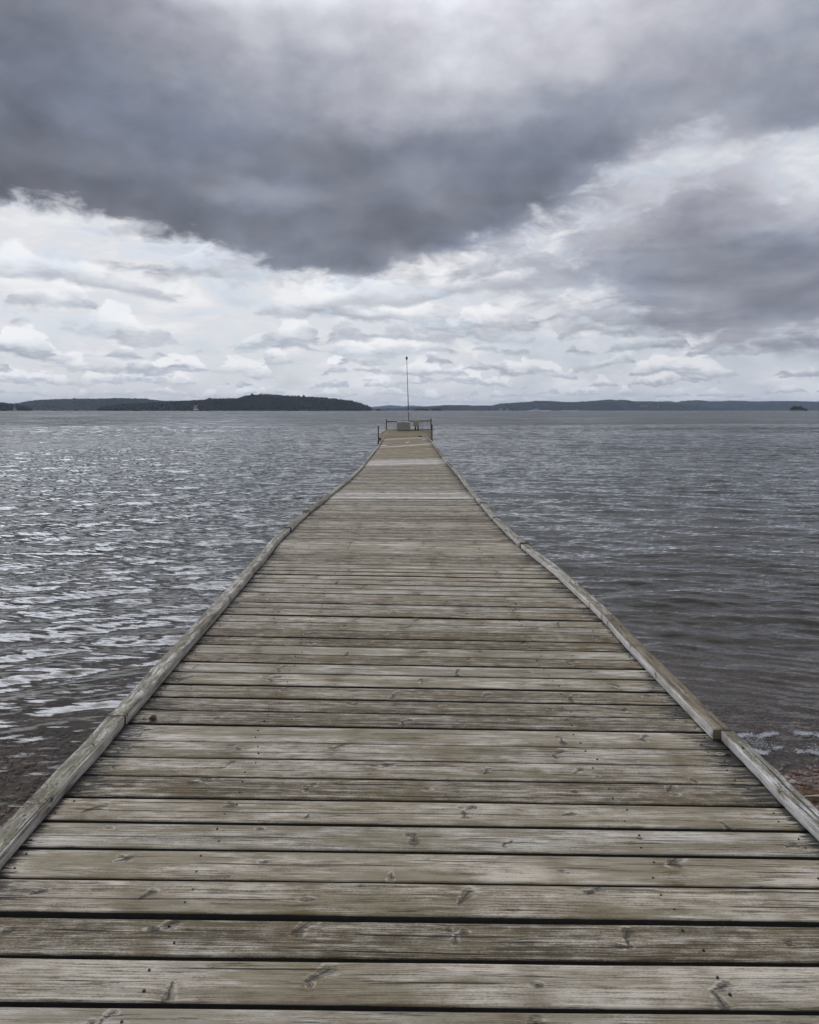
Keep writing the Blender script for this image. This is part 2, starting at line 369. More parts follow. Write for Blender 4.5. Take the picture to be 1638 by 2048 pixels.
pale_rng = [(984, 999), (918.5, 930.5), (890.0, 892.2), (875.5, 877.6)]
deckV, deckF, deckUV, deckPO, deckPID = [], [], [], [], []
EDGE = {'d': [], 'p': []}
paleV, paleF, paleUV, palePO, palePID = [], [], [], [], []
plank_tops = []
TH = .045
for i in range(len(E) - 1):
    (ya, wa), (yb, wb) = E[i], E[i + 1]
    y0 = ya + wa * .5; y1 = yb - wb * .5
    ym = .5 * (y0 + y1)
    xl, zl, xr, zr = [float(q) for q in rail(ym)]
    pc = float(py_centre(ym))
    pale = any(a <= pc <= b for a, b in pale_rng)
    N = 44 if ym < 7 else (22 if ym < 14 else 8)
    s = np.linspace(0, 1, N + 1)
    ex = .055 + random.uniform(-.012, .012)
    X = (xl - ex) + s * (xr - xl + 2 * ex)
    near_f = 1.0 if ym < 10 else .5
    fa = bend_fn(i * 2 + 900, .0016 * near_f); fb = bend_fn(i * 2 + 901, .0016 * near_f)
    # height and depth interpolation between both rails, each board edge from its own station
    def edge(y, fn):
        Ys = y + fn(X)
        a, b, c, d = rail(Ys)
        t = (X - a) / (c - a)
        return Ys, b + (d - b) * t
    Ya, Za = edge(y0, fa); Yb, Zb = edge(y1, fb)
    lift = random.uniform(-.0022, .0022) + (0.004 if pale else 0)
    tilt = random.uniform(-.0018, .0018); bow = random.uniform(-.002, .002)
    base_lift = lift + bow * np.cos((s - .5) * 3.14)
    ra = .0045
    prof = [(0.0, -TH), (0.0, -ra), (.0015, -.0012), (ra * 1.3, 0), (.5, .0012), (-ra * 1.3, 0), (-.0015, -.0012), (0.0, -ra), (0.0, -TH)]
    rows = []
    for k, (o, dz) in enumerate(prof):
        if k < 4: y = Ya + o; z = Za - tilt
        elif k == 4: y = .5 * (Ya + Yb); z = .5 * (Za + Zb)
        else: y = Yb + o; z = Zb + tilt
        rows.append(np.stack([X, y, z + dz + base_lift], 1))
    G = np.stack(rows, 0)                       # 9 x (N+1) x 3
    tgt = (paleV, paleF, paleUV, palePO, palePID) if pale else (deckV, deckF, deckUV, deckPO, deckPID)
    b0 = sum(len(v) for v in tgt[0])
    tgt[0].append(G.reshape(-1, 3))
    M = N + 1
    uo = (i * 7.31) % 97; vo = i * 1.913
    width = y1 - y0
    vv = np.array([-.03, -.004, -.001, .004, width/2, width-.004, width+.001, width+.004, width+.03])
    uu = X + uo
    ed = np.minimum(X - X[0], X[-1] - X) - ex - .0
    for k in range(8):
        for j in range(N):
            q = (b0 + k*M + j, b0 + k*M + j+1, b0 + (k+1)*M + j+1, b0 + (k+1)*M + j)
            tgt[1].append(q)
            for (kk, jj) in ((k, j), (k, j+1), (k+1, j+1), (k+1, j)):
                tgt[2].append((uu[jj], vo + vv[kk])); tgt[3].append((ed[jj], vv[kk]))
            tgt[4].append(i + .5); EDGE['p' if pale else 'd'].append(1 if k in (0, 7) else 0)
    # end caps
    for j in (0, N):
        for k in range(4):
            q = (b0 + k*M + j, b0 + (k+1)*M + j, b0 + (7-k)*M + j, b0 + (8-k)*M + j)
            if j == N: q = q[::-1]
            tgt[1].append(q)
            for kk in range(4): tgt[2].append((uo, vo)); tgt[3].append((.0, .5))
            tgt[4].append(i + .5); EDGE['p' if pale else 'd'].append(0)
    plank_tops.append((y0, y1, lift))

def timber_obj(name, data, mat, parent):
    V, Fq, UV, PO, PID = data
    Vn = np.vstack(V) if isinstance(V, list) and len(V) and not isinstance(V[0], tuple) else np.array(V)
    o = mesh_np(name, Vn, np.array(Fq), mat, parent)
    me = o.data
    u = me.uv_layers.new(name='grain'); u.data.foreach_set('uv', np.array(UV, np.float32).ravel())
    u = me.uv_layers.new(name='pos'); u.data.foreach_set('uv', np.array(PO, np.float32).ravel())
    a = me.attributes.new('pid', 'FLOAT', 'FACE'); a.data.foreach_set('value', np.array(PID, np.float32))
    return o

pier = empty('wooden_pier', (0, 1.2, 0))
tag(pier, 'long weathered grey plank pier running straight out from the shore over the lake', 'pier')
def under(o, p=None):
    """keep world coordinates although the parent empty is moved"""
    p = p or pier
    o.parent = p; o.matrix_parent_inverse = p.matrix_world.inverted() if False else __import__('mathutils').Matrix.Translation(p.location).inverted()
    return o

def runs(V, Fq, UV, PO, PID, edge, mat, name, label):
    """one part for each unbroken run of boards"""
    Vn = np.vstack(V); Fq = np.array(Fq); UV = np.array(UV).reshape(-1, 4, 2); PO = np.array(PO).reshape(-1, 4, 2); PID = np.array(PID); edge = np.array(edge)
    ids = np.unique(PID); cuts = np.split(ids, np.where(np.diff(ids) > 1.5)[0] + 1)
    for c_ in cuts:
        m_ = (PID >= c_[0]) & (PID <= c_[-1]); f = Fq[m_]; lo_ = f.min(); hi_ = f.max()
        ob_ = under(timber_obj(name, (Vn[lo_:hi_+1], f - lo_, UV[m_].reshape(-1, 2), PO[m_].reshape(-1, 2), PID[m_]), mat, None))
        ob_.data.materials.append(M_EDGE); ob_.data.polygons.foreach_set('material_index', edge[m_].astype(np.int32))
        if label: tag(ob_, label)
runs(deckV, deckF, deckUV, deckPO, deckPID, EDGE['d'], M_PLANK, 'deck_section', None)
runs(paleV, paleF, paleUV, palePO, palePID, EDGE['p'], M_PALE, 'glare_pale_boards', 'band of boards coloured paler for sky glare where two sections join')

# ------------------------------------------------------------------ nails: one small mesh part per row of joists would be too fine, they stay one part
def deck_z(x, y):
    a, b, c, d = [float(q) for q in rail(y)]; t = (x - a) / (c - a)
    return b + (d - b) * t
nm = MB()
for i, (y0, y1, lift) in enumerate(plank_tops):
    if y0 > 13: break
    for xb in (-.685, .80, -1.30, 1.36):
        for fr in (.25, .75):
            if random.random() < .05: continue
            x = xb + random.uniform(-.03, .03) + (.0 if xb < 0 else 0); y = y0 + (y1 - y0) * (fr + random.uniform(-.07, .07))
            z = deck_z(x, y) + lift; r = random.uniform(.0038, .0050)
            n_ = 9
            vs = [(x + r*math.cos(2*math.pi*k/n_), y + r*math.sin(2*math.pi*k/n_), z - .003) for k in range(n_)]
            vs += [(x + r*.85*math.cos(2*math.pi*k/n_), y + r*.85*math.sin(2*math.pi*k/n_), z + .0032) for k in range(n_)]
            nm.add(vs, [(k, (k+1) % n_, n_+(k+1) % n_, n_+k) for k in range(n_)] + [tuple(n_+k for k in range(n_))])
for side in (-1, 1):
    for y in np.arange(1.9, 12, .58):
        y = y + random.uniform(-.05, .05); a_, b_, c_, d_ = [float(q) for q in rail(y)]
        x = (a_ if side < 0 else c_) + side * random.uniform(.03, .055); z = (b_ if side < 0 else d_) + .047; r = random.uniform(.0045, .006)
        nm.add([(x + r*math.cos(.7*k), y + r*math.sin(.7*k), z - .006) for k in range(9)] + [(x + r*math.cos(.7*k), y + r*math.sin(.7*k), z + .0045) for k in range(9)],
               [(k, (k+1) % 9, 9+(k+1) % 9, 9+k) for k in range(9)] + [tuple(range(9, 18))])
nl_ = under(nm.build('nail_heads', M_NAIL)); nl_['kind'] = 'stuff'

# ------------------------------------------------------------------ kerb timbers
def kerb_piece(side, Y0, Y1, off=0.0, w=.085, h=.044, mat=None, seed=0, name='kerb_timber', wane=0.0, zoff=0.0, taper=0.0):
    L = Y1 - Y0; N = max(4, int(L / (.03 if Y0 < 7 else .15)))
    t = np.linspace(0, 1, N + 1); Ys = Y0 + t * L
    xl, zl, xr, zr = rail(Ys)
    X = xl if side < 0 else xr; Z = (zl if side < 0 else zr) + .004 + zoff
    r = np.random.default_rng(seed + 50)
    amp = .0025
    def wob(k): return (fbm(Ys * 4 + seed * 3.3 + k * 7.7, np.zeros_like(Ys) + k, 4, seed) - .5) * 2 * amp
    wn = wane * (fbm(Ys * 2.0 + seed, np.zeros_like(Ys), 3, seed + 9)) if wane else 0
    c = .0032
    tp = taper * np.exp(-((t - 0.0) if side < 0 else (1 - t)) * 9)
    pr = [(0, 0), (0, h - c), (c, h), (w * .33, h), (w * .66, h), (w - c, h), (w, h - c), (w, 0)]
    rows = []
    for k, (o, z) in enumerate(pr):
        top = 1 if z > 0 else 0
        d = o + wob(k) + (wn if (k in (5, 6)) and wane else 0) * -1.0 + (tp if k < 3 else 0)
        zz = z + wob(k + 20) * top * .8 - (wn * .35 if (k in (5, 6)) and wane else 0)
        rows.append(np.stack([X + side * (off + d), Ys, Z + zz], 1))
    G = np.stack(rows, 0); M = N + 1; K = len(pr)
    V = G.reshape(-1, 3); Fq = []; UV = []; PO = []; PID = []
    acc = np.concatenate([[0], np.cumsum([math.hypot(pr[k+1][0]-pr[k][0], pr[k+1][1]-pr[k][1]) for k in range(K-1)])])
    uo = seed * 5.7; vo = seed * 2.3 + 40
    for k in range(K - 1):
        for j in range(N):
            q = (k*M+j, k*M+j+1, (k+1)*M+j+1, (k+1)*M+j)
            ids = ((k, j), (k, j+1), (k+1, j+1), (k+1, j))
            if side < 0: q = q[::-1]; ids = ids[::-1]
            Fq.append(q)
            for kk, jj in ids: UV.append((Ys[jj] + uo, vo + acc[kk])); PO.append((min(Ys[jj]-Y0, Y1-Ys[jj]), acc[kk]))
            PID.append(seed + 3000.5)
    for j in (0, N):
        for k in range(3):
            q = (k*M+j, (k+1)*M+j, (K-2-k)*M+j, (K-1-k)*M+j)
            Fq.append(q)
            for kk in range(4): UV.append((uo, vo)); PO.append((0, .5))
            PID.append(seed + 3000.5)
    ob_ = under(timber_obj(name, ([tuple(v) for v in V], Fq, UV, PO, PID), mat or M_KERB, None))
    if True:                      # mossy on top, grey sawn flank
        ob_.data.materials.append(M_FLANK); mi = np.zeros(len(Fq), np.int32)
        for k in range(K - 1):
            if k in (0, 1): mi[k*N:(k+1)*N] = 1
        ob_.data.polygons.foreach_set('material_index', mi)
    return ob_

def y_at(side, py):
    """distance of the rail point that shows at photo row py"""
    k = 0 if side < 0 else 2
    pr = YH + (ZC - sm[:, k + 1]) * F / YY
    return float(np.interp(-py, -pr, YY))
Lj = [None, 1453, 1098, 1064, 1031, 993, 972, 957, 932, 921, 905, 893, 884, None]
Rj = [None, 1481, 1242, 1096, 1012, 1000, 977, 952, 937, 927, 916, 898, 885, None]
Lm = [M_KERB, M_KERB, M_KERB, M_KERBB, M_KERBB, M_KERB, M_KERBB, M_KERB, M_KERBB, M_KERB, M_KERB, M_KERBB, M_KERB]
Rm = [M_KERB, M_KERBB, M_KERB, M_KERB, M_KERB, M_KERB, M_KERB, M_KERB, M_KERBB, M_KERB, M_KERBB, M_KERB, M_KERB]
for side, J, MM in ((-1, Lj, Lm), (1, Rj, Rm)):
    ys = [1.15] + [y_at(side, p) for p in J[1:-1]] + [YE - .15]
    for k in range(len(ys) - 1):
        a, b = ys[k] + (.004 if k else 0), ys[k+1] - .004
        if b - a < .2: continue
        off = random.uniform(-.004, .006); h = .043 + random.uniform(-.003, .006); kw = {}
        if side > 0 and k == 0: off = .018; kw = dict(wane=.012, taper=.016)
        if side < 0 and k == 0: kw = dict(wane=.006); off = .006
        if side < 0 and k == 1: h = .047
        o = kerb_piece(side, a, b, off=off, h=h, mat=MM[k], seed=k * 2 + (side > 0), **kw)

# lashings / strap ends on the kerbs
M_STRAP = simple_mat('old_strap', (.06, .06, .055), .6, var=.4, scale=60)
for side, py in ((-1, 1064), (-1, 1029), (1, 1096), (1, 1042), (1, 1012)):
    y = y_at(side, py); xl, zl, xr, zr = [float(q) for q in rail(y)]
    x = xl if side < 0 else xr; z = zl if side < 0 else zr
    b = MB(); pts = []
    for (o, zz) in ((-.004, .0), (-.005, .05), (.0, .056), (.045, .058), (.09, .056), (.094, .05), (.094, -.03)):
        pts.append((x + side * o, y + random.uniform(-.006, .006), z + zz))
    b.tube(pts, .0055, 6)
    b.tube([(p[0], p[1] + .016, p[2] + .001) for p in pts], .0045, 6)
    under(b.build('strap', M_STRAP))

# ------------------------------------------------------------------ carrying timbers under the walkway
def along(fx, zo, w, h, ya, yb, nm_):
    b = MB(); ys = np.linspace(ya, yb, int((yb - ya) / .4) + 2)
    for a, c in zip(ys[:-1], ys[1:]):
        for _ in (0,):
            q = []
            for y in (a, c):
                xl, zl, xr, zr = [float(v) for v in rail(y)]
                x = xl + (xr - xl) * fx; z = zl + (zr - zl) * fx + zo
                q += [(x - w/2, y, z - h), (x + w/2, y, z - h), (x + w/2, y, z), (x - w/2, y, z)]
            b.add(q, [(0,1,5,4),(1,2,6,5),(2,3,7,6),(3,0,4,7)])
    return under(b.build(nm_, M_POST))
for fx in (.03, .25, .52, .79, .97):
    along(fx, -TH - .008, .07, .15, 1.15, YE - .1, 'stringer')
M_PILE = simple_mat('pile_timber', (.10, .085, .065), .85, var=.5, scale=9, bump=.4)
for y in np.arange(4.5, YE, 5.1):
    for fx in (.06, .94):
        xl, zl, xr, zr = [float(v) for v in rail(y)]
        x = xl + (xr - xl) * fx; z = zl + (zr - zl) * fx
        b = MB(); b.tube([(x, y, -1.6), (x, y, z - .19)], .075, 12); under(b.build('pile', M_PILE))

# ------------------------------------------------------------------ end platform
Yp0, Yp1 = 45.8, 55.0
def plat_edge(Y):
    t = (Y - Yp0) / (Yp1 - Yp0)
    hh = np.interp(t, [0, .2, .45, .75, 1], [1.80, 1.73, 1.64, 1.56, 1.51])
    xl = np.interp(t, [0, .25, 1], [-1.99, -1.97, -1.78]); xr = np.interp(t, [0, 1], [1.47, 1.60])
    return xl, xr, ZC - hh
pv, pf, puv, ppo, pid = [], [], [], [], []
ys = np.arange(Yp0, Yp1, .15); b0 = 0
for i, y in enumerate(ys):
    y0, y1 = y + .004, y + .146
    vs = []
    for yy in (y0, y1):
        xl, xr, z = plat_edge(yy)
        for x in np.linspace(xl, xr, 9): vs.append((x, yy, z + random.uniform(-.002, .002)))
    nv = len(vs); vs += [(a, b, c - .03) for a, b, c in vs]
    pv += vs
    def addq(q, uv):
        pf.append(tuple(b0 + k for k in q)); puv.extend(uv); ppo.extend([(.6, .5)] * 4); pid.append(i + 5000.5)
    for j in range(8):
        q = (j, j+1, 9+j+1, 9+j)
        addq(q, [(vs[k][0] + i * 3.3, vs[k][1] * 1.0 + i * 1.7) for k in q])
        addq((nv+j, nv+j+1, j+1, j), [(vs[j][0], i * 1.7)] * 4)
        addq((9+j, 9+j+1, nv+9+j+1, nv+9+j), [(vs[j][0], i * 1.7)] * 4)
    addq((0, 9, nv+9, nv), [(0, 0)] * 4); addq((8, nv+8, nv+17, 17), [(0, 0)] * 4)
    b0 += len(vs)
under(timber_obj('platform_deck', (pv, pf, puv, ppo, pid), M_PLAT, None))
# fascia round the platform
yy = np.linspace(Yp0, Yp1, 14)
for side in (0, 1):
    b = MB()
    for a, c in zip(yy[:-1], yy[1:]):
        q = []
        for y in (a, c):
            xl, xr, z = plat_edge(y); x = xl - .03 if side == 0 else xr + .03
            q += [(x - .025, y, z - .16), (x + .025, y, z - .16), (x + .025, y, z + .015), (x - .025, y, z + .015)]
        b.add(q, [(0,1,5,4),(1,2,6,5),(2,3,7,6),(3,0,4,7),(0,3,2,1),(4,5,6,7)])
    under(b.build('side_board', M_PLAT))
xl, xr, z = plat_edge(Yp0)
b = MB(); b.box(xl - .05, xr + .05, Yp0 - .07, Yp0 - .01, z - .17, z - .012); under(b.build('end_board', M_POST))
b = MB(); x2, x3, z2 = plat_edge(Yp1); b.box(x2 - .05, x3 + .05, Yp1 + .01, Yp1 + .06, z2 - .2, z2 + .01); under(b.build('end_board', M_POST))
M_RAIL = simple_mat('rail_timber', (.135, .118, .085), .85, var=.4, scale=12, bump=.3)
def post(px, ytop, ybot_z, Y, w, name='post', parent=None, mat=M_RAIL, lean=0.0):
    x, _, zt = P3(px, ytop, Y)
    b = MB()
    b.tube([(x + lean, Y, ybot_z), (x + lean*.4, Y, (zt + ybot_z)/2), (x, Y, zt - .02), (x, Y, zt)], [w*.52, w*.51, w*.5, w*.40], 12)
    o = b.build(name, mat, None, smooth=False)
    return o
under(post(772.6, 838.5, z2 - .3, 54.9, .085, 'railing_post', lean=.02))
under(post(861.9, 837.0, z2 - .3, 54.9, .095, 'railing_post'))
b = MB(); xa, _, za = P3(773, 843.2, 54.9); xb, _, zb = P3(862, 841.4, 54.9)
for off_, in ((0,),):
    vs = []
    for x, z in ((xa, za), (xb, zb)):
        vs += [(x, 54.83, z - .045), (x, 54.88, z - .045), (x, 54.88, z + .035), (x, 54.83, z + .035)]
    b.add(vs, [(0,1,5,4),(1,2,6,5),(2,3,7,6),(3,0,4,7),(0,3,2,1),(4,5,6,7)])
under(b.build('hand_rail', M_RAIL))
for px in (765, 790, 835, 858):
    b = MB(); x = (px - CX) / F * 46
    b.tube([(x, 46.2, -2.2), (x, 46.2, .3)], .08, 10); under(b.build('pile', M_PILE))
    b = MB(); x = (px - CX) / F * 54
    b.tube([(x, 54.3, -2.2), (x, 54.3, .6)], .08, 10); under(b.build('pile', M_PILE))

# mooring posts beside the platform, driven into the lake bed
M_MOOR = simple_mat('mooring_timber', (.12, .105, .08), .85, var=.5, scale=9, bump=.4, col2=(.045, .042, .036))
o = post(756.8, 852.0, -2.3, 45.9, .082, 'mooring_post', mat=M_MOOR); tag(o, 'short square topped timber post standing left of the pier end platform', 'mooring post')
o = post(863.6, 848.0, -2.3, 46.6, .105, 'mooring_post', mat=M_MOOR, lean=.05); tag(o, 'thick timber post standing against the right edge of the end platform', 'mooring post')

# white paint marks on the last walkway section
M_PAINT = simple_mat('worn_white_paint', (.62, .61, .56), .7, var=.35, scale=30)
for (xa, xb, py, sl) in ((761.5, 773.5, 887.0, -1), (811, 820, 884.6, -1.6), (845, 854.5, 880.4, -.5)):
    Y = float(np.interp(-py, -PYC, YY)); b = MB()
    n_ = 14; vs = []
    for k in range(n_):
        a = 2*math.pi*k/n_; r = 1 + random.uniform(-.18, .18)
        px = (xa + xb)/2 + (xb - xa)/2 * math.copysign(abs(math.cos(a))**.6, math.cos(a)) * r
        x = (px - CX)/F*Y; y = Y + .27 * math.sin(a) * r - sl * .35 * math.cos(a)
        vs.append((x, y, deck_z(x, min(y, YE)) + .012))
    vs2 = [(a, b_, c - .01) for a, b_, c in vs]
    b.add(vs + vs2, [tuple(range(n_))] + [(k, n_+k, n_+(k+1) % n_, (k+1) % n_) for k in range(n_)])
    under(b.build('paint_mark', M_PAINT))

# ------------------------------------------------------------------ things on the platform
M_BOX = simple_mat('grey_box_board', (.30, .285, .265), .75, var=.2, scale=8, bump=.1)
M_LID = simple_mat('pale_box_lid', (.74, .73, .70), .6, var=.12, scale=6)
Yb = 53.2; xb0 = (794.0 - CX)/F*Yb; xb1 = (820.4 - CX)/F*Yb
zt = ZC - (844.6 - YH)/F*Yb; zb = float(plat_edge(Yb)[2])
box = empty('storage_box', ((xb0 + xb1)/2, Yb, zb)); tag(box, 'grey storage chest with pale flat lid standing on the pier end platform', 'storage box')
b = MB(); w_ = (xb1 - xb0)/2; b.box(-w_, w_, 0, .62, .05, zt - zb)
b.build('body', M_BOX, box, bevel=.012)
b = MB(); b.box(-w_ - .02, w_ + .02, -.025, .66, zt - zb + .003, zt - zb + .045); b.build('lid', M_LID, box, bevel=.01)
for x in (-w_ + .08, w_ - .14):
    b = MB(); b.box(x, x + .07, .02, .6, .0, .048); b.build('runner', M_POST, box)
for x in (-.02, .22):
    b = MB(); b.box(x, x + .018, -.006, -.001, .07, zt - zb - .02); b.build('batten', M_BOX, box)
b = MB(); b.box(-.06, .06, -.05, -.026, zt - zb - .06, zt - zb + .02); b.build('latch', M_STRAP, box)

M_CAB = simple_mat('cream_cabinet', (.34, .32, .235), .5, var=.1, scale=5)
M_BLACK = simple_mat('black_metal', (.02, .02, .02), .5)
Yc = 53.9; xc0 = (826.8 - CX)/F*Yc; xc1 = (838 - CX)/F*Yc
zc1 = ZC - (841.6 - YH)/F*Yc; zc0 = ZC - (852.4 - YH)/F*Yc; zd = float(plat_edge(Yc)[2])
cab = empty('electrical_cabinet', ((xc0 + xc1)/2, Yc, zd)); tag(cab, 'cream electrical cabinet on two black legs beside the grey storage chest', 'electrical cabinet')
w_ = (xc1 - xc0)/2
b = MB(); b.box(-w_, w_, 0, .22, zc0 - zd, zc1 - zd); b.build('body', M_CAB, cab, bevel=.012)
b = MB(); b.box(-w_ + .02, w_ - .02, -.014, -.002, zc0 - zd + .02, zc1 - zd - .02); b.build('door', M_CAB, cab, bevel=.004)
b = MB(); b.box(-w_ - .015, w_ + .015, -.03, .24, zc1 - zd + .002, zc1 - zd + .022); b.build('cap', M_CAB, cab)
for x in (-w_ + .16, w_ - .07):
    b = MB(); b.box(x - .055, x + .055, .04, .15, 0, zc0 - zd - .002); b.build('leg', M_BLACK, cab)

# cable lying on the planks behind the chest
b = MB(); pts = []
for k in range(26):
    t = k / 25; x = -1.1 + 3.0*t; y = 54.25 + .18*math.sin(t*9) + .1*math.sin(t*23)
    pts.append((x, y, float(plat_edge(y)[2]) + .035 + .02*abs(math.sin(t*14))))
b.tube(pts, .024, 8); o = b.build('cable', M_BLACK, None, smooth=True); tag(o, 'black cable lying along the far edge of the end platform', 'cable')

# blue rope hung from the hand rail
M_ROPE = simple_mat('blue_rope', (.03, .09, .25), .8, var=.3, scale=60)
b = MB(); Yr = 54.78
def rp(px, py): return P3(px, py, Yr)
b.tube([rp(841.2, 842.5), rp(840.2, 847), rp(839.8, 852), rp(840.6, 856), rp(842, 858.6)], .010, 6)
b.tube([rp(842.5, 843), rp(844.8, 843.3), rp(847, 845), rp(847.8, 848), rp(847.4, 852), rp(846.6, 855.5), rp(844.5, 857.6), rp(843, 858.6)], .012, 6)
b.tube([rp(843.8, 843), rp(842, 846), rp(841.4, 850), rp(843.5, 855), rp(846.6, 857.8)], .008, 6)
b.tube([rp(853.5, 843), rp(855.6, 843.6), rp(856, 850), rp(856.8, 858.6)], .010, 6)
b.tube([rp(855.6, 842.8), rp(853.4, 849), rp(852.8, 853)], .007, 6)
o = b.build('rope', M_ROPE, None, smooth=True); tag(o, 'thin blue rope hanging in loops from the hand rail at the pier end', 'rope')

# small dark block on the platform's near edge
b = MB(); x, y, z = P3(840, 871.4, 46.9); z = float(plat_edge(46.9)[2])
b.tube([(x-.10, 46.9, z+.03), (x+.02, 46.95, z+.05), (x+.12, 46.9, z+.03)], [.03, .045, .025], 8)
b.tube([(x, 46.9, z-.005), (x, 46.9, z+.05)], .03, 8)
o = b.build('mooring_cleat', M_BLACK, None); tag(o, 'small black mooring cleat near the right front corner of the end platform', 'mooring cleat')

# mast
M_STEEL = simple_mat('galvanised_tube', (.20, .21, .215), .45, metal=.5, var=.25, scale=6)
M_DARKT = simple_mat('dark_tube', (.07, .075, .08), .5, metal=.3, var=.2, scale=6)
Ym = 55.35
def mp(py):   # the mast leans a little to the left
    px = 817.6 + (py - 842) / (842 - 716) * 4.2
    return P3(px, py, Ym)
ma = empty('mast', mp(880)); tag(ma, 'tall thin leaning metal mast with a round cap behind the end railing', 'mast')
def mtube(name, pa, pb, ra, rb, mat, n=12):
    b = MB(); O = np.array(mp(880)); b.tube([np.array(mp(pa)) - O, np.array(mp(pb)) - O], [ra, rb], n)
    return b.build(name, mat, ma, smooth=False)
mtube('lower_tube', 893, 823.5, .042, .040, M_STEEL)
mtube('collar', 823.4, 821.4, .048, .048, M_LID)
mtube('coupling', 821.3, 814.5, .050, .046, M_DARKT)
mtube('middle_tube', 814.4, 789.5, .041, .036, M_STEEL)
mtube('upper_tube', 789.4, 719, .026, .017, M_DARKT)
b = MB(); O = np.array(mp(880)); q0 = np.array(mp(720)) - O; q = np.array(mp(716)) - O
b.tube([q0 + [0, 0, -.02], q0 + [0, 0, .01], q + [0, 0, -.05], q + [0, 0, -.01], q + [0, 0, .04], q + [0, 0, .10], q + [0, 0, .13]],
       [.02, .045, .075, .105, .09, .04, .015], 16)
b.build('cap', M_DARKT, ma, smooth=True)

# ------------------------------------------------------------------ small things on the near planks
M_CONE = simple_mat('pine_cone_scales', (.075, .045, .03), .8, var=.5, scale=120)
def plank_pt(px, py):
    Y = float(np.interp(-py, -PYC, YY)); 
    for _ in range(6):
        x = (px - CX)/F*Y; zz = deck_z(x, Y); Y = (ZC - zz) * F / (py - YH)
    return np.array([(px - CX)/F*Y, Y, deck_z((px - CX)/F*Y, Y)])
p = plank_pt(305, 1441); b = MB(); p0 = p.copy(); p = np.zeros(3)
for k in range(46):   # overlapping scales round a spindle
    t = k / 45; a = k * 2.4; r = .013 * math.sin(math.pi * (.12 + .8*t)) + .003
    cx = p[0] - .02 + .042*t; c = np.array([cx, p[1] + r*math.cos(a), p[2] + .015 + r*math.sin(a)])
    d = np.array([.006, math.cos(a)*.007, math.sin(a)*.007]); s = np.array([0, -math.sin(a), math.cos(a)]) * .0045
    b.add([c - s, c + s, c + s*.6 + d, c - s*.6 + d, c + d*.4 + np.array([.004, 0, 0])], [(0,1,2,3),(1,0,4),(2,1,4),(3,2,4),(0,3,4)])
b.tube([(p[0] - .022, p[1], p[2]+.015), (p[0], p[1], p[2]+.015), (p[0] + .022, p[1], p[2]+.015)], [.004, .012, .004], 8)
b.v = [tuple(p0 + np.array(q_) * .72) for q_ in b.v]; o = b.build('pine_cone', M_CONE); tag(o, 'small dark brown pine cone lying on the planks near the left kerb', 'pine cone')
M_CREAM = simple_mat('cream_plastic', (.45, .43, .30), .4, var=.2, scale=50)
p = plank_pt(1439, 1510.5); b = MB()
ring = [p + np.array([.011*math.cos(a)*1.2, .010*math.sin(a), .005]) for a in np.linspace(.5, 5.8, 16)]
b.tube(ring + [p + np.array([.026, -.001, .005])], .0022, 6)
cl = empty('ring_pull', tuple(p)); tag(cl, 'tiny cream plastic loop with black end on planks by right kerb', 'plastic loop')
me_o = b.build('loop', M_CREAM); me_o.parent = cl; me_o.location = (-p[0], -p[1], -p[2])
b = MB(); b.tube([(.024, -.001, .006), (.034, -.003, .007), (.048, -.006, .006)], [.004, .005, .003], 8); b.build('stub', M_BLACK, cl)
# a few straws on the planks
M_STRAW = simple_mat('dry_straw', (.30, .24, .12), .8, var=.3, scale=80)
for (xa, ya, xb, yb, lab) in ((205, 1612, 222, 1625, 'pale bent straw on the plank beside the left kerb'),):
    a = plank_pt(xa, ya); c = plank_pt(xb, yb); b = MB()
    b.tube([a + [0, 0, .004], (a + c)/2 + [.008, .004, .010], c + [0, 0, .004]], .0009, 5)
    tag(b.build('straw', M_STRAW, None, smooth=True), lab, 'straw')

# ------------------------------------------------------------------ lake bed, shore
def shore_y(X): return 4.12 + .10 * X + .12 * np.sin(X * .9 + 1.0) + .05 * np.sin(X * 2.7)
def ground_z(X, Y):
    d = Y - shore_y(X)
    z = np.where(d < 0, -d * .13, -d * .085)
    z = np.where(d > 6, -.51 - (d - 6) * .05, z)
    z = np.maximum(z, -3.0)
    z = np.minimum(z, .42 + 0 * z)
    return z + (fbm(X * 1.3, Y * 1.3, 3, 5) - .5) * .04
def grid(xs, ys, fz):
    X, Y = np.meshgrid(xs, ys); Z = fz(X, Y)
    V = np.stack([X, Y, Z], -1).reshape(-1, 3); nx = len(xs); ny = len(ys)
    j, i = np.meshgrid(np.arange(nx - 1), np.arange(ny - 1)); q = (i * nx + j).ravel()
    return V, np.stack([q, q + 1, q + nx + 1, q + nx], 1)
m, n = new_mat('shore_gravel')
tc = n.node('ShaderNodeNewGeometry').outputs['Position']
v1 = n.node('ShaderNodeTexVoronoi', {'Vector': n.vm('ADD', tc, n.vm('MULTIPLY', n.noise(tc, 18, 2, .5, out=1), (.03, .03, .0))), 'Scale': 24.0})
v2 = n.node('ShaderNodeTexVoronoi', {'Vector': tc, 'Scale': 60.0})
pc = n.ramp(n.sep(v1.outputs['Color'])[0], [(0, c4(.045, .028, .022)), (.3, c4(.12, .070, .052)), (.55, c4(.165, .105, .080)), (.75, c4(.075, .065, .06)), (.9, c4(.17, .12, .07)), (1, c4(.24, .20, .17))])
col = n.mix(n.ss(v1.outputs['Distance'], .35, .75), pc.outputs[0], c4(.03, .02, .016))
col = n.mix(.35, col, n.ramp(n.sep(v2.outputs['Color'])[1], [(0, c4(.03, .02, .016)), (1, c4(.20, .13, .10))]).outputs[0])
col = n.mix(n.ss(n.noise(tc, 1.6, 4, .6), .4, .7), col, c4(.075, .058, .035))
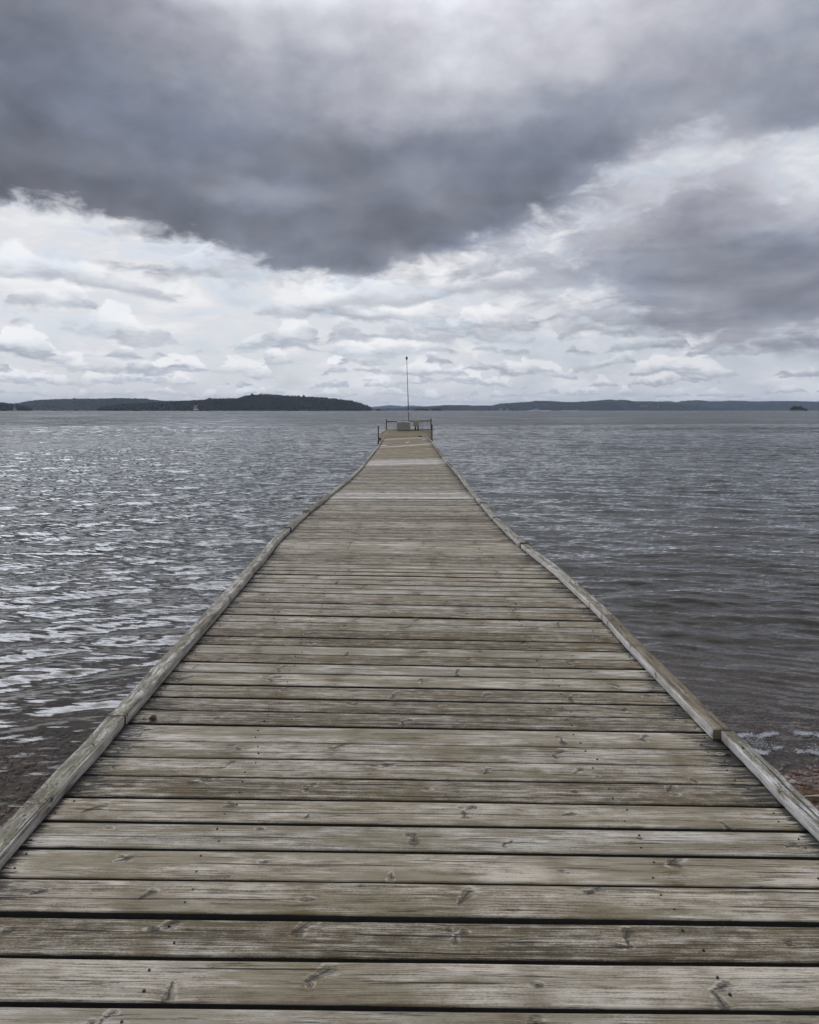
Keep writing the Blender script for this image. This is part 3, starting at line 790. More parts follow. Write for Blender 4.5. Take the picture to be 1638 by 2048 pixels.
bp = n.node('ShaderNodeBump', {'Height': n.mul(v1.outputs['Distance'], -1.0), 'Strength': .8, 'Distance': .02})
bs = n.node('ShaderNodeBsdfPrincipled', {'Base Color': col, 'Roughness': .6, 'Normal': bp.outputs[0]})
n.node('ShaderNodeOutputMaterial', {0: bs.outputs[0]})
M_GRAVEL = m
xs = np.concatenate([[-9000, -3000, -800, -200, -60, -30], np.linspace(-16, 16, 240), [30, 60, 200, 800, 3000, 9000]])
ysg = np.concatenate([[-400, -60, -20, -8, -3], np.linspace(0, 16, 140), [20, 30, 45, 60, 100, 300, 1500, 6000, 16000]])
V, Fq = grid(xs, ysg, ground_z)
o = mesh_np('ground', V, Fq, M_GRAVEL, smooth=True); tag(o, kind='structure')

# pebbles, wet and dry, on the shore and just under the water
import bmesh
def ico(sub):
    bm = bmesh.new(); bmesh.ops.create_icosphere(bm, subdivisions=sub, radius=1.0)
    v = np.array([q.co[:] for q in bm.verts]); f = np.array([[w.index for w in q.verts] for q in bm.faces]); bm.free()
    return v, f
iv, if_ = ico(2)
shapes = []
for k in range(8):
    d = 1 + .22 * (fbm(iv[:, 0]*1.3 + k*9, iv[:, 1]*1.3 + iv[:, 2]*1.7, 2, k) - .5) * 2
    shapes.append(iv * d[:, None])
def scatter_pebbles(name, n_, region, smin, smax, mat, seed, keep=None):
    r = np.random.default_rng(seed); VV = []; FF = []; CC = []; b0 = 0
    for k in range(n_):
        x, y = region(r)
        s = smin + (smax - smin) * r.random() ** 2.2
        if keep is not None and not keep(x, y): continue
        sh = shapes[r.integers(8)] * np.array([1, r.uniform(.6, .95), r.uniform(.35, .65)]) * s
        a = r.uniform(0, 6.28); ca, sa = math.cos(a), math.sin(a); tl = r.uniform(-.3, .3)
        v = sh.copy(); v[:, 2] += v[:, 0] * tl
        v = np.stack([v[:, 0]*ca - v[:, 1]*sa, v[:, 0]*sa + v[:, 1]*ca, v[:, 2]], 1)
        z = float(ground_z(np.array(x), np.array(y)))
        v += [x, y, z + s * .15]
        VV.append(v); FF.append(if_ + b0); b0 += len(v); CC.append(np.full(len(if_), r.random()))
    o = mesh_np(name, np.vstack(VV), np.vstack(FF), mat, smooth=True)
    a = o.data.attributes.new('pid', 'FLOAT', 'FACE'); a.data.foreach_set('value', np.concatenate(CC).astype(np.float32))
    return o
m, n = new_mat('pebble_stone')
pid_ = n.attr('pid'); tc = n.node('ShaderNodeTexCoord').outputs['Object']
pc = n.ramp(pid_, [(0, c4(.05, .03, .024)), (.2, c4(.12, .062, .045)), (.45, c4(.17, .095, .07)), (.62, c4(.08, .068, .062)), (.75, c4(.15, .085, .04)), (.88, c4(.19, .14, .12)), (1, c4(.32, .27, .25))])
col = n.mix(n.mul(n.ss(n.noise(tc, 90, 4, .6), .4, .7), .5), pc.outputs[0], c4(.05, .035, .03))
zz = n.sep(n.node('ShaderNodeNewGeometry').outputs['Position'])[2]
wet = n.ss(zz, .0, .05, 1.0, 0.0)
col = n.mix(n.mul(wet, .6), col, n.mix(1.0, col, c4(.5, .45, .42), 'MULTIPLY'))
bs = n.node('ShaderNodeBsdfPrincipled', {'Base Color': col, 'Roughness': n.lin(wet, 0, 1, .75, .5)})
n.node('ShaderNodeOutputMaterial', {0: bs.outputs[0]})
M_PEB = m
def reg_r(r): return r.uniform(1.6, 5.2), r.uniform(3.0, 5.6)
def reg_l(r): return r.uniform(-4.6, -1.5), r.uniform(2.6, 5.2)
o1 = scatter_pebbles('pebbles', 9500, reg_r, .007, .026, M_PEB, 3)
tag(o1, 'reddish brown pebbles on the beach right of the pier', 'pebbles', kind='stuff')
o2 = scatter_pebbles('pebbles', 6000, reg_l, .007, .025, M_PEB, 4)
tag(o2, 'reddish brown pebbles at the water edge left of the pier', 'pebbles', kind='stuff')

# dry needles and twigs washed up on the right
M_NEEDLE = simple_mat('dry_needles', (.20, .105, .035), .8, var=.5, scale=200, col2=(.09, .05, .025))
b = MB(); r = np.random.default_rng(8)
for k in range(900):
    x = r.uniform(2.15, 3.3); y = 4.02 - .08*(x-2.3) + r.normal(0, .09) - .07
    if y > 4.12 or r.random() > .9: continue
    z = float(ground_z(np.array(x), np.array(y))) + r.uniform(.006, .026)
    a = r.normal(.1, .8); L = r.uniform(.02, .06); bx, by = math.cos(a)*L, math.sin(a)*L
    b.tube([(x - bx, y - by, z), (x + r.normal(0, .004), y + r.normal(0, .004), z + r.uniform(0, .008)), (x + bx, y + by, z + r.uniform(-.003, .005))], .0011, 4, cap=False)
o = b.build('pine_needles', M_NEEDLE, None); tag(o, 'rusty brown pine needles washed up on the pebbles right of the pier', 'pine needles', kind='stuff')
def beach_pt(px, py):
    Y = 4.0
    for _ in range(12):
        x = (px - CX)/F*Y; Y = (ZC - float(ground_z(np.array(x), np.array(Y))) - .03) * F / (py - YH)
    return np.array([(px - CX)/F*Y, Y, float(ground_z(np.array((px - CX)/F*Y), np.array(Y)))])
M_STICK = simple_mat('bleached_stick', (.42, .37, .31), .7, var=.3, scale=60)
a = beach_pt(1608, 1593); c = beach_pt(1700, 1598); b = MB()
b.tube([a + [0, 0, .03], a*.6 + c*.4 + [0, .006, .036], c + [0, 0, .03]], [.004, .007, .006], 8)
tag(b.build('stick', M_STICK, None, smooth=True), 'bleached pale stick lying on the pebbles right of the pier', 'stick')

# ------------------------------------------------------------------ water
rowsY = [1.4]
while rowsY[-1] < 95:
    y = rowsY[-1]; rowsY.append(y + min(max(y*y/1575*.75, .016), .07 if y < 42 else .12))
fs = 1.012
while rowsY[-1] < 15500:
    d = (rowsY[-1] - rowsY[-2]) * 1.10; rowsY.append(rowsY[-1] + d)
rowsY = np.array(rowsY)
NC = 1150
s_ = np.linspace(-1, 1, NC); s_ = .86 * s_
Xg = s_[None, :] * (rowsY[:, None] + 1.6); Yg = np.repeat(rowsY[:, None], NC, 1)
Zg = np.zeros_like(Xg)
wr = np.random.default_rng(21)
Yw = Yg + .30 * np.sqrt(Xg**2 + 5.0)
NW = 92
depth = -ground_z(Xg, Yg)
for k in range(NW):
    lam = .13 * (3.0 / .13) ** (k / (NW - 1)) * wr.uniform(.9, 1.1)
    th = wr.normal(0, .42 if lam > .6 else .24)
    eps = .034 * (.42 if lam > 1.0 else (.78 if lam > .45 else .95)) * wr.uniform(.5, 1.4)
    kx, ky = 2*math.pi/lam*math.sin(th), 2*math.pi/lam*math.cos(th)
    ph = kx * Xg + ky * Yw + wr.uniform(0, 6.28)
    # wave groups
    gph = .23 * (kx * Xg * .31 - ky * Yw * .17) + wr.uniform(0, 6.28)
    A = eps * lam / (2*math.pi) * (1 + .6 * np.sin(gph))
    fade = np.clip((lam - 2.2 * .11) / .25, 0, 1) if lam < .5 else 1.0
    if lam < .5: A = A * np.where(Yg > 38, np.clip(1 - (Yg - 38) / 12, 0, 1) * (1 - fade) + fade, 1.0)
    if lam < .24: A = A * np.clip(1 - (Yg - 16) / 8, 0, 1)
    A = A * np.clip(.15 + depth / (lam * .35 + .08), 0.0, 1.0) * np.clip(.12 + depth * 4.5, 0, 1) * (Yg < 4000)
    if lam < 3.0: A = A * np.clip(1 - (Yg - 220) / 200, 0, 1)
    s1 = np.sin(ph); Zg += A * (s1 + .22 * np.cos(2 * ph))
patch = .65 + .7 * fbm(Xg * .06, Yg * .04, 3, 77)
Zg = Zg * patch
V = np.stack([Xg, Yg, Zg], -1).reshape(-1, 3); ny = len(rowsY)
j, i = np.meshgrid(np.arange(NC - 1), np.arange(ny - 1)); q = (i * NC + j).ravel()
Fq = np.stack([q, q + 1, q + NC + 1, q + NC], 1)
m, n = new_mat('lake_water')
pos = n.node('ShaderNodeNewGeometry'); P = pos.outputs['Position']; Nn = pos.outputs['Normal']
px_, py_, pz_ = n.sep(P)
dist = py_
def slopes(sx, sy, amp, detail, seed):
    c = n.noise(n.xyz(n.mul(px_, sx), n.mul(py_, sy), seed), 1, detail, .6, out=1)
    r_, g_, _ = n.sep(c)
    return n.mul(n.sub(r_, .5), amp * .38), n.mul(n.sub(g_, .5), amp)
ax, ay = slopes(4.2, 30.0, 1.35, 3, 0.0)
fx_, fy_ = slopes(14.0, 50.0, .34, 2, 2.0)
nearm = n.ss(dist, 8, 22, 1.0, 0.0)
ax = n.add(ax, n.mul(fx_, nearm)); ay = n.add(ay, n.mul(fy_, nearm))
bx, by = slopes(1.6, 6.5, .60, 3, 4.0)
far = n.ss(dist, 14, 70)
gust = n.lin(n.noise(n.xyz(n.mul(px_, .035), n.mul(py_, .02), 0), 1, 4, .6), .3, .7, .55, 1.35)
farther = n.ss(dist, 55, 130)
shl = n.ss(n.attr('depth'), .04, .34, .34, 1.0)
cx_, cy_ = slopes(.22, .9, .9, 4, 9.0)
ex_, ey_ = slopes(.03, .16, .8, 4, 13.0)
farm = n.ss(dist, 12, 80)
ax = n.add(ax, n.mul(farm, n.add(cx_, ex_))); ay = n.add(ay, n.mul(farm, n.add(cy_, ey_)))
sx = n.add(ax, n.mul(bx, n.add(n.mul(far, .9), .12))); sy = n.add(ay, n.mul(by, n.add(n.mul(far, .9), .12)))
sx = n.mul(n.mul(sx, gust), n.mul(shl, n.sub(1.0, n.mul(farther, .45)))); sy = n.mul(n.mul(sy, gust), n.mul(shl, n.sub(1.0, n.mul(farther, .45))))
sy = n.add(sy, n.mul(farther, .20))
NN = n.vm('NORMALIZE', n.vm('SUBTRACT', Nn, n.xyz(sx, sy, 0.0)))
fr = n.node('ShaderNodeFresnel', {'IOR': 1.333, 'Normal': NN}).outputs[0]
gl = n.node('ShaderNodeBsdfGlossy', {'Color': c4(.96, .975, .985), 'Roughness': n.lin(far, 0, 1, .045, .12), 'Normal': NN})
dep = n.attr('depth')
turb = n.sub(1.0, n.exp(n.mul(dep, -2.4)))
murk = n.node('ShaderNodeBsdfDiffuse', {'Color': n.mix(n.ss(dep, .2, 1.4), c4(.042, .037, .026), c4(.020, .023, .018)), 'Normal': NN})
clr = n.node('ShaderNodeBsdfTransparent', {'Color': c4(.84, .80, .71)})
body = n.node('ShaderNodeMixShader', {0: turb, 1: clr.outputs[0], 2: murk.outputs[0]})
mx = n.node('ShaderNodeMixShader', {0: fr, 1: body.outputs[0], 2: gl.outputs[0]})
n.node('ShaderNodeOutputMaterial', {0: mx.outputs[0]})
o = mesh_np('water', V, Fq, m, smooth=True); tag(o, kind='structure')
a = o.data.attributes.new('depth', 'FLOAT', 'POINT'); a.data.foreach_set('value', np.clip(depth + Zg, -.2, 5).astype(np.float32).ravel())

# foam: clusters of bubbles on the last wave to the right of the pier
M_FOAM, n = new_mat('foam_bubbles')
bs = n.node('ShaderNodeBsdfPrincipled', {'Base Color': c4(.52, .53, .55), 'Roughness': .3, 'Alpha': .6})
n.node('ShaderNodeOutputMaterial', {0: bs.outputs[0]})
iv1, if1 = ico(1)
r = np.random.default_rng(14); VV = []; FF = []; b0 = 0
def foam_strand(pts, n_, w, smax):
    global b0
    pts = np.array(pts, float)
    for k in range(n_):
        t = r.random() * (len(pts) - 1); i = int(t); f = t - i
        q = pts[i] * (1 - f) + pts[min(i+1, len(pts)-1)] * f
        dens = fbm(np.array(q[0] * .06), np.array(q[1] * .09), 3, 4)
        if dens < r.uniform(.42, .62): continue
        px = q[0] + r.normal(0, w); py = q[1] + r.normal(0, w * .42)
        Y = ZC * F / (py - YH); s = r.uniform(.0015, smax)
        if r.random() < .1: s *= 1.6
        v = iv1 * s * [1, 1, .6] + [(px - CX)/F*Y, Y, .004 + s * .3]
        VV.append(v); FF.append(if1 + b0); b0 += len(v)
foam_strand([(1478, 1473), (1500, 1470), (1515, 1477), (1535, 1470), (1560, 1466), (1580, 1464), (1600, 1468), (1622, 1469), (1660, 1476), (1720, 1474)], 5200, 5.0, .0042)
foam_strand([(1535, 1472), (1548, 1480), (1570, 1486), (1595, 1489), (1640, 1500)], 800, 4.0, .0035)
foam_strand([(1478, 1484), (1495, 1490), (1512, 1503), (1530, 1508), (1545, 1500), (1560, 1496), (1575, 1503), (1590, 1500), (1605, 1508), (1620, 1503), (1650, 1513), (1700, 1508)], 4200, 4.5, .0040)
foam_strand([(1490, 1480), (1530, 1492), (1570, 1495), (1610, 1492), (1660, 1500)], 1500, 9.0, .0032)
o = mesh_np('foam', np.vstack(VV), np.vstack(FF), M_FOAM, smooth=True); tag(o, 'thin white foam on the last ripple right of the pier', 'foam', kind='stuff')

# ------------------------------------------------------------------ far shores
def leaf_mat(name, a, b_, s=.02):
    m, n = new_mat(name)
    P = n.node('ShaderNodeNewGeometry').outputs['Position']
    t = n.noise(P, s, 4, .6)
    c = n.mix(n.ss(t, .4, .62), c4(*a), c4(*b_))
    c = n.mix(n.mul(n.attr('pid'), .55), c, n.mix(1.0, c, c4(.45, .5, .45), 'MULTIPLY'))
    bs = n.node('ShaderNodeBsdfPrincipled', {'Base Color': c, 'Roughness': .95, 'Specular IOR Level': .1})
    n.node('ShaderNodeOutputMaterial', {0: bs.outputs[0]})
    return m
M_FOR = leaf_mat('spruce_forest', (.014, .021, .011), (.026, .036, .014), .012)
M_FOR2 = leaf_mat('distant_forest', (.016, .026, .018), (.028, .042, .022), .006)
m, n = new_mat('forest_floor')
P = n.node('ShaderNodeNewGeometry').outputs['Position']; zz = n.sep(P)[2]
c = n.mix(n.ss(zz, .6, 2.0), c4(.22, .19, .14), c4(.018, .024, .013))
bs = n.node('ShaderNodeBsdfPrincipled', {'Base Color': c, 'Roughness': .95}); n.node('ShaderNodeOutputMaterial', {0: bs.outputs[0]})
M_FLOOR = m

def hill(prof, D, depthm, tree_h, spacing, seed, mat, label, front=.35, frames=None):
    prof = np.array(prof, float)
    x0, x1 = prof[0, 0], prof[-1, 0]
    Dr = D + depthm * .55                                  # the ridge line
    def height(X, Y):
        px = CX + X / Dr * F
        top = ZC + (YH - np.interp(px, prof[:, 0], prof[:, 1])) / F * Dr - tree_h * .92
        top = np.maximum(top, .5)
        t = (Y - D) / (Dr - D)
        # shore line bends in and out
        bend = (fbm(X / (depthm*.5) + seed, X*0, 3, seed) - .5) * .12
        s = np.clip(t - bend, 0, 1)
        prof_ = np.where(t <= 1, 1 - (1 - s) ** 1.7, np.clip(1 - (t - 1) * .7, 0, 1))
        nz = (fbm(X / 70.0 + 9, Y / 70.0, 3, seed) - .5) * 2 * top * .16 * (1 - np.clip(np.abs(t - 1) * 4, 0, 1) * 0) * (np.abs(t - 1) > .06)
        edge = np.clip(np.minimum(px - x0, x1 - px) / 3.0, 0, 1)
        return np.where(s <= 0, -.5, (prof_ * top + np.minimum(nz, 0)) * edge + .35)
    Xa, Xb = (x0 - CX)/F*Dr, (x1 - CX)/F*Dr
    nx = int((Xb - Xa) / (spacing * 1.3)) + 4; nyy = int(depthm * 1.25 / (spacing * 1.6)) + 4
    V, Fq = grid(np.linspace(Xa, Xb, nx), np.linspace(D - 5, D + depthm * 1.2, nyy), height)
    h = mesh_np('hill', V, Fq, M_FLOOR, smooth=True); tag(h, kind='structure')
    # trees
    r = np.random.default_rng(seed)
    gx, gy = np.meshgrid(np.arange(Xa, Xb, spacing), np.arange(D, D + depthm * .72, spacing * 1.15))
    gx = gx.ravel() + r.uniform(-.5, .5, gx.size) * spacing * .95; gy = gy.ravel() + r.uniform(-.5, .5, gy.size) * spacing
    z = height(gx, gy); ok = z > .8
    px = CX + gx / gy * F
    if frames:
        pyy = YH - (z - ZC) / gy * F
        for (ax_, bx_, ay_, by_) in frames: ok &= ~((px > ax_) & (px < bx_) & (pyy > ay_) & (pyy < by_))
    gx, gy, z = gx[ok], gy[ok], z[ok]
    nT = len(gx); hs = tree_h * r.uniform(.62, 1.12, nT); hs *= np.where(r.random(nT) < .04, 1.22, 1)
    rad = spacing * r.uniform(.48, .80, nT)
    con = r.random(nT) < .55
    K = 6; ang = np.arange(K) / K * 2 * np.pi
    lev = np.array([[.12, .85], [.40, 1.0], [.68, .62], [.90, .26], [1.0, .02]])
    levd = np.array([[.12, .70], [.42, 1.05], [.72, .95], [.92, .55], [1.0, .08]])
    nl = len(lev)
    Vt = np.zeros((nT, nl, K, 3), np.float32)
    a0 = r.uniform(0, 6.28, nT)
    for l in range(nl):
        hh = np.where(con, lev[l, 0], levd[l, 0]); rr = np.where(con, lev[l, 1] * .8, levd[l, 1])
        jit = r.uniform(.72, 1.28, (nT, K))
        Vt[:, l, :, 0] = gx[:, None] + rad[:, None] * rr[:, None] * jit * np.cos(ang[None] + a0[:, None] + l * .5)
        Vt[:, l, :, 1] = gy[:, None] + rad[:, None] * rr[:, None] * jit * np.sin(ang[None] + a0[:, None] + l * .5)
        Vt[:, l, :, 2] = z[:, None] + hs[:, None] * hh[:, None] + r.uniform(-.04, .04, (nT, K)) * hs[:, None]
    base = np.arange(nT)[:, None, None] * (nl * K)
    f = []
    for l in range(nl - 1):
        for k in range(K): f.append((l*K+k, l*K+(k+1) % K, (l+1)*K+(k+1) % K, (l+1)*K+k))
    f = np.array(f)
    Ft = (base + f[None]).reshape(-1, 4)
    fo = mesh_np('forest', Vt.reshape(-1, 3), Ft, mat, smooth=False); tag(fo, label, 'forest', kind='stuff')
    a = fo.data.attributes.new('pid', 'FLOAT', 'FACE'); a.data.foreach_set('value', np.repeat(r.random(nT), len(f)).astype(np.float32))
    return height

hC = hill([(228,819.5),(238,813),(250,809),(265,807),(300,806),(340,804),(370,802),(400,800.5),(415,798),(430,796.5),(450,797),(465,796),(478,796.5),
      (488,793),(497,789),(520,787.5),(545,788.5),(570,791),(600,792),(640,794.5),(670,797.5),(690,799.5),(710,803),(725,808),(735,812),(742,816),(745,820)],
     2900, 420, 15, 8.0, 31, M_FOR, 'dark spruce forest on the headland just left of the pier end', frames=[(386, 396, 810, 830)])
hA = hill([(-120,801),(0,804),(10,805),(20,807),(30,808),(45,812),(55,817),(61,820.5)], 2600, 260, 12, 7.5, 32, M_FOR, 'dark spruce forest on the low point at the far left shore', frames=[(26, 33, 812, 830)])
hB = hill([(-150,806),(0,812),(40,808),(60,805),(75,801),(90,799.5),(125,798),(160,797),(200,797.5),(230,796),(262,796.5),(290,797),(310,800),(330,802),(380,801),
      (410,800),(450,801),(500,802),(560,806)], 4700, 900, 15, 14, 33, M_FOR, 'dark green forest on the long ridge behind the left headland')
hE = hill([(700,818),(800,817),(850,813),(880,811),(900,810),(930,810),(950,811.5),(985,811),(1000,807),(1020,806),(1040,804.5),(1060,804),(1070,801.5),(1100,802),(1130,804),
      (1150,804),(1170,803),(1195,801),(1215,799),(1230,800),(1234,801),(1245,799),(1262,802.5),(1275,802.5),(1300,802.5),(1318,804),(1345,807),(1380,812),(1420,818)],
     6000, 1000, 14, 15, 34, M_FOR2, 'blue green forest on the middle shore right of the mast', frames=[(1279, 1298, 811, 815.5), (1313, 1319, 811, 818), (996, 1006, 816, 830), (1012, 1018, 816, 830), (1068, 1078, 816, 830), (1150, 1157, 817, 830)])
hG = hill([(1290,812),(1320,808),(1350,806),(1365,802),(1380,800.5),(1400,800.5),(1418,803),(1440,802),(1460,801),(1500,802.5),(1520,803),(1545,802),(1590,802),(1615,803),(1638,803),(1850,799)],
     7000, 1200, 14, 17, 35, M_FOR2, 'hazy forest on the long ridge at the far right')
hF = hill([(1260,812),(1300,805),(1320,802.5),(1338,802),(1352,805),(1400,812)], 9000, 900, 14, 20, 36, M_FOR2, 'small hazy wooded hill top between the two right ridges')
hD = hill([(700,817),(740,814),(755,813),(768,811.5),(780,810),(792,811),(806,812.5),(820,811),(835,811.5),(850,813),(900,815),(960,818)], 11500, 1600, 14, 26, 37, M_FOR2,
     'pale blue wooded hills on the horizon beside the mast')

# small wooded islets: individual trees on a rock
M_ROCKF = simple_mat('islet_rock', (.20, .18, .15), .9, var=.4, scale=.3)
M_TRUNK = simple_mat('pine_bark', (.07, .05, .035), .9, var=.3, scale=3)
M_NEED = leaf_mat('pine_needles_far', (.012, .018, .011), (.022, .030, .015), .2)
def blob_crown(c, rx, rz, seed, K=70):
    r = np.random.default_rng(seed); V = []; Fc = []
    for k in range(K):
        d = r.normal(size=3); d /= np.linalg.norm(d); rr = r.random() ** .4
        p = c + d * [rx*rr, rx*rr, rz*rr]; s = rx * r.uniform(.18, .34)
        u = r.normal(size=3); u /= np.linalg.norm(u); w = np.cross(u, d); w /= (np.linalg.norm(w) + 1e-6)
        b_ = len(V); V += [p - u*s, p + w*s, p + u*s, p - w*s]; Fc.append((b_, b_+1, b_+2, b_+3))
    return V, Fc
def islet(pxa, pxb, ptop, D, label, nt, seed, tall=None, tree_label='', grp=''):
    xa, xb = (pxa-CX)/F*D, (pxb-CX)/F*D; H = (YH - ptop)/F*D + ZC
    r = np.random.default_rng(seed)
    w = (xb - xa)
    V = []; nu = 26
    for ring, (f, z) in enumerate(((1.12, -1.0), (1.08, .25), (.95, .9), (.6, 1.5), (.02, 1.9))):
        for k in range(nu):
            a = 2*math.pi*k/nu; j_ = 1 + r.uniform(-.06, .06)
            V.append(((xa+xb)/2 + w/2*f*j_*math.cos(a), D + w*.35*f*j_*math.sin(a), z + r.uniform(-.1, .1)))
    Fc = []
    for q_ in range(4):
        for k in range(nu): Fc.append((q_*nu+k, q_*nu+(k+1) % nu, (q_+1)*nu+(k+1) % nu, (q_+1)*nu+k))
    o = mesh_np('islet', np.array(V), np.array(Fc), M_ROCKF); tag(o, label, 'islet')
    first = None
    for k in range(nt):
        x = xa + w * (k + .5) / nt + r.uniform(-.3, .3) * w / nt; y = D + r.uniform(-.2, .2) * w * .6
        e_ = min(1, .45 + 2.6 * min(k + .6, nt - k - .4) / nt)
        h = H * e_ * r.uniform(.86, 1.0) - 1.0
        t = empty('pine_tree', (x, y, 1.0)); tag(t, tree_label, 'tree', group=grp)
        b = MB(); b.tube([(0, 0, -.6), (.1, 0, h*.5), (0, 0, h*.85)], [.28, .2, .1], 6); b.build('trunk', M_TRUNK, t)
        cv, cf = blob_crown(np.array([0, 0, h*.58]), max(w / nt * 1.0, h*.22), h*.44, seed*50 + k, 110)
        co = mesh_np('crown', np.array(cv), np.array(cf), M_NEED, t)
        a_ = co.data.attributes.new('pid', 'FLOAT', 'FACE'); a_.data.foreach_set('value', r.random(len(cf)).astype(np.float32))
islet(829, 856, 816.3, 3600, 'low rocky islet under a row of dark pines just right of the mast', 9, 1, tree_label='dark pine on the longer islet right of the mast', grp='pines on the longer islet by the mast')
islet(865.5, 882, 816.8, 3600, 'shorter rocky islet with dark pines second right of the mast', 5, 2, tree_label='dark pine on the shorter islet right of the mast', grp='pines on the shorter islet by the mast')
islet(1580, 1608, 811.5, 2300, 'rocky islet with tall dark pines near the right edge of the lake', 9, 3, tree_label='tall dark pine on the islet near the right edge', grp='pines on the islet at the right')
islet(1610, 1614.5, 817.3, 2300, 'tiny rock with one small pine beside the right islet', 1, 4, tree_label='lone small pine on the tiny rock beside the right islet', grp='')
islet(754, 759.5, 818.0, 3600, 'tiny rock with a single pine just right of the left headland', 1, 5, tree_label='lone pine on the tiny rock by the left headland', grp='')

# cottages on the far shores
M_WHITE = simple_mat('white_house', (.40, .39, .37), .8, var=.1, scale=.5)
M_TAN = simple_mat('tan_roof', (.36, .27, .20), .8, var=.2, scale=.5)
M_GROOF = simple_mat('grey_roof', (.22, .20, .19), .8, var=.2, scale=.5)
M_WIN = simple_mat('dark_window', (.03, .035, .04), .3)
def cottage(px, D, w, h, label, wall, roof):
    x = (px - CX)/F*D
    t = empty('cottage', (x, D, 1.6)); tag(t, label, 'house')
    d = w * .6
    b = MB(); b.box(-w/2, w/2, 0, d, -1.2, h); b.add([(-w/2, 0, h), (-w/2, d, h), (-w/2, d/2, h*1.75)], [(0, 1, 2)]); b.add([(w/2, 0, h), (w/2, d, h), (w/2, d/2, h*1.75)], [(0, 2, 1)]); b.build('wall', wall, t)
    b = MB(); o_ = w*.05
    for (ya, za, yb_, zb_) in ((-o_*2, h - h*.06, d/2, h*1.8), (d + o_*2, h - h*.06, d/2, h*1.8)):
        vs = [(-w/2 - o_, ya, za), (w/2 + o_, ya, za), (w/2 + o_, yb_, zb_), (-w/2 - o_, yb_, zb_)]
        vs2 = [(a, b1, c_ + .25) for a, b1, c_ in vs]
        b.add(vs + vs2, [(0,1,2,3),(4,5,6,7),(0,1,5,4),(1,2,6,5),(2,3,7,6),(3,0,4,7)])
    b.build('roof', roof, t)
    for k in (-.28, .05, .32):
        b = MB(); b.box(w*k - w*.06, w*k + w*.06, -.08, -.02, h*.35, h*.75); b.build('window', M_WIN, t)
    b = MB(); b.box(w*.18, w*.24, d*.45, d*.55, h*1.5, h*2.1); b.build('chimney', M_GROOF, t)
cottage(391.5, 2880, 16, 4.2, 'tan roofed boathouse on the shore under the dark left headland', M_GROOF, M_TAN)
cottage(30, 2585, 8, 2.6, 'tiny pale cottage on the shore of the far left point', M_WHITE, M_GROOF)
cottage(1001.5, 5960, 11, 9, 'narrow white house above the shore where the right hills begin', M_WHITE, M_GROOF)
cottage(1014, 5960, 10, 4, 'small white house a little right of the narrow white one', M_WHITE, M_GROOF)
cottage(1072.5, 5960, 34, 5, 'long pale building on the shore right of the mast', M_WHITE, M_TAN)
cottage(1153, 5960, 18, 3.5, 'low pale building on the shore under the middle of the right ridge', M_WHITE, M_GROOF)
# mown field and bare track on the right ridge
def patch_on(height, px0, px1, py0, py1, D0, mat, name, label, cat):
    pass

# ------------------------------------------------------------------ haze: one closed box of thin even air
HZ = MB(); HZ.box(-9500, 9500, -60, 15600, -4.5, 215)
mh, n = new_mat('haze_air')
vol = n.node('ShaderNodeVolumePrincipled', {'Color': c4(.62, .72, .92), 'Density': 5.0e-5, 'Anisotropy': 0.0})
out = n.node('ShaderNodeOutputMaterial'); n.l.new(vol.outputs[0], out.inputs['Volume'])
HAZE = True
if HAZE:
    o = HZ.build('haze', mh); tag(o, kind='stuff')

# ------------------------------------------------------------------ sky
SUN_EL, SUN_AZ = R(50), R(-36)             # azimuth measured from +Y towards +X
w = bpy.data.worlds.new('World'); SC.world = w; w.use_nodes = True
n = NT(w.node_tree)
dirv = n.node('ShaderNodeTexCoord').outputs['Generated']
dx, dy, dz = n.sep(dirv)
az = n.m('ARCTAN2', dx, dy)
hyp = n.m('SQRT', n.add(n.mul(dx, dx), n.mul(dy, dy)))
el = n.m('ARCTAN2', dz, hyp)
# cloud plane coordinates (a layer high overhead): detail gets smaller and flatter towards the horizon by itself
zc_ = n.m('MAXIMUM', n.add(dz, .012), .006)
plx = n.div(dx, zc_); ply = n.div(dy, zc_)
# wobble the look-up so no edge is smooth
wv = n.xyz(n.mul(az, 5.0), n.mul(el, 9.0), 0.0)
w1 = n.noise(wv, 1.0, 6, .55, out=1); w1r, w1g, w1b = n.sep(w1)
w2 = n.noise(n.xyz(n.mul(az, 15.0), n.mul(el, 26.0), 3.0), 1.0, 6, .6, out=1); w2r, w2g, w2b = n.sep(w2)
azw = n.add(az, n.add(n.mul(n.sub(w1r, .5), .16), n.mul(n.sub(w2r, .5), .045)))
elw = n.add(el, n.add(n.mul(n.sub(w1g, .5), .060), n.mul(n.sub(w2g, .5), .022)))

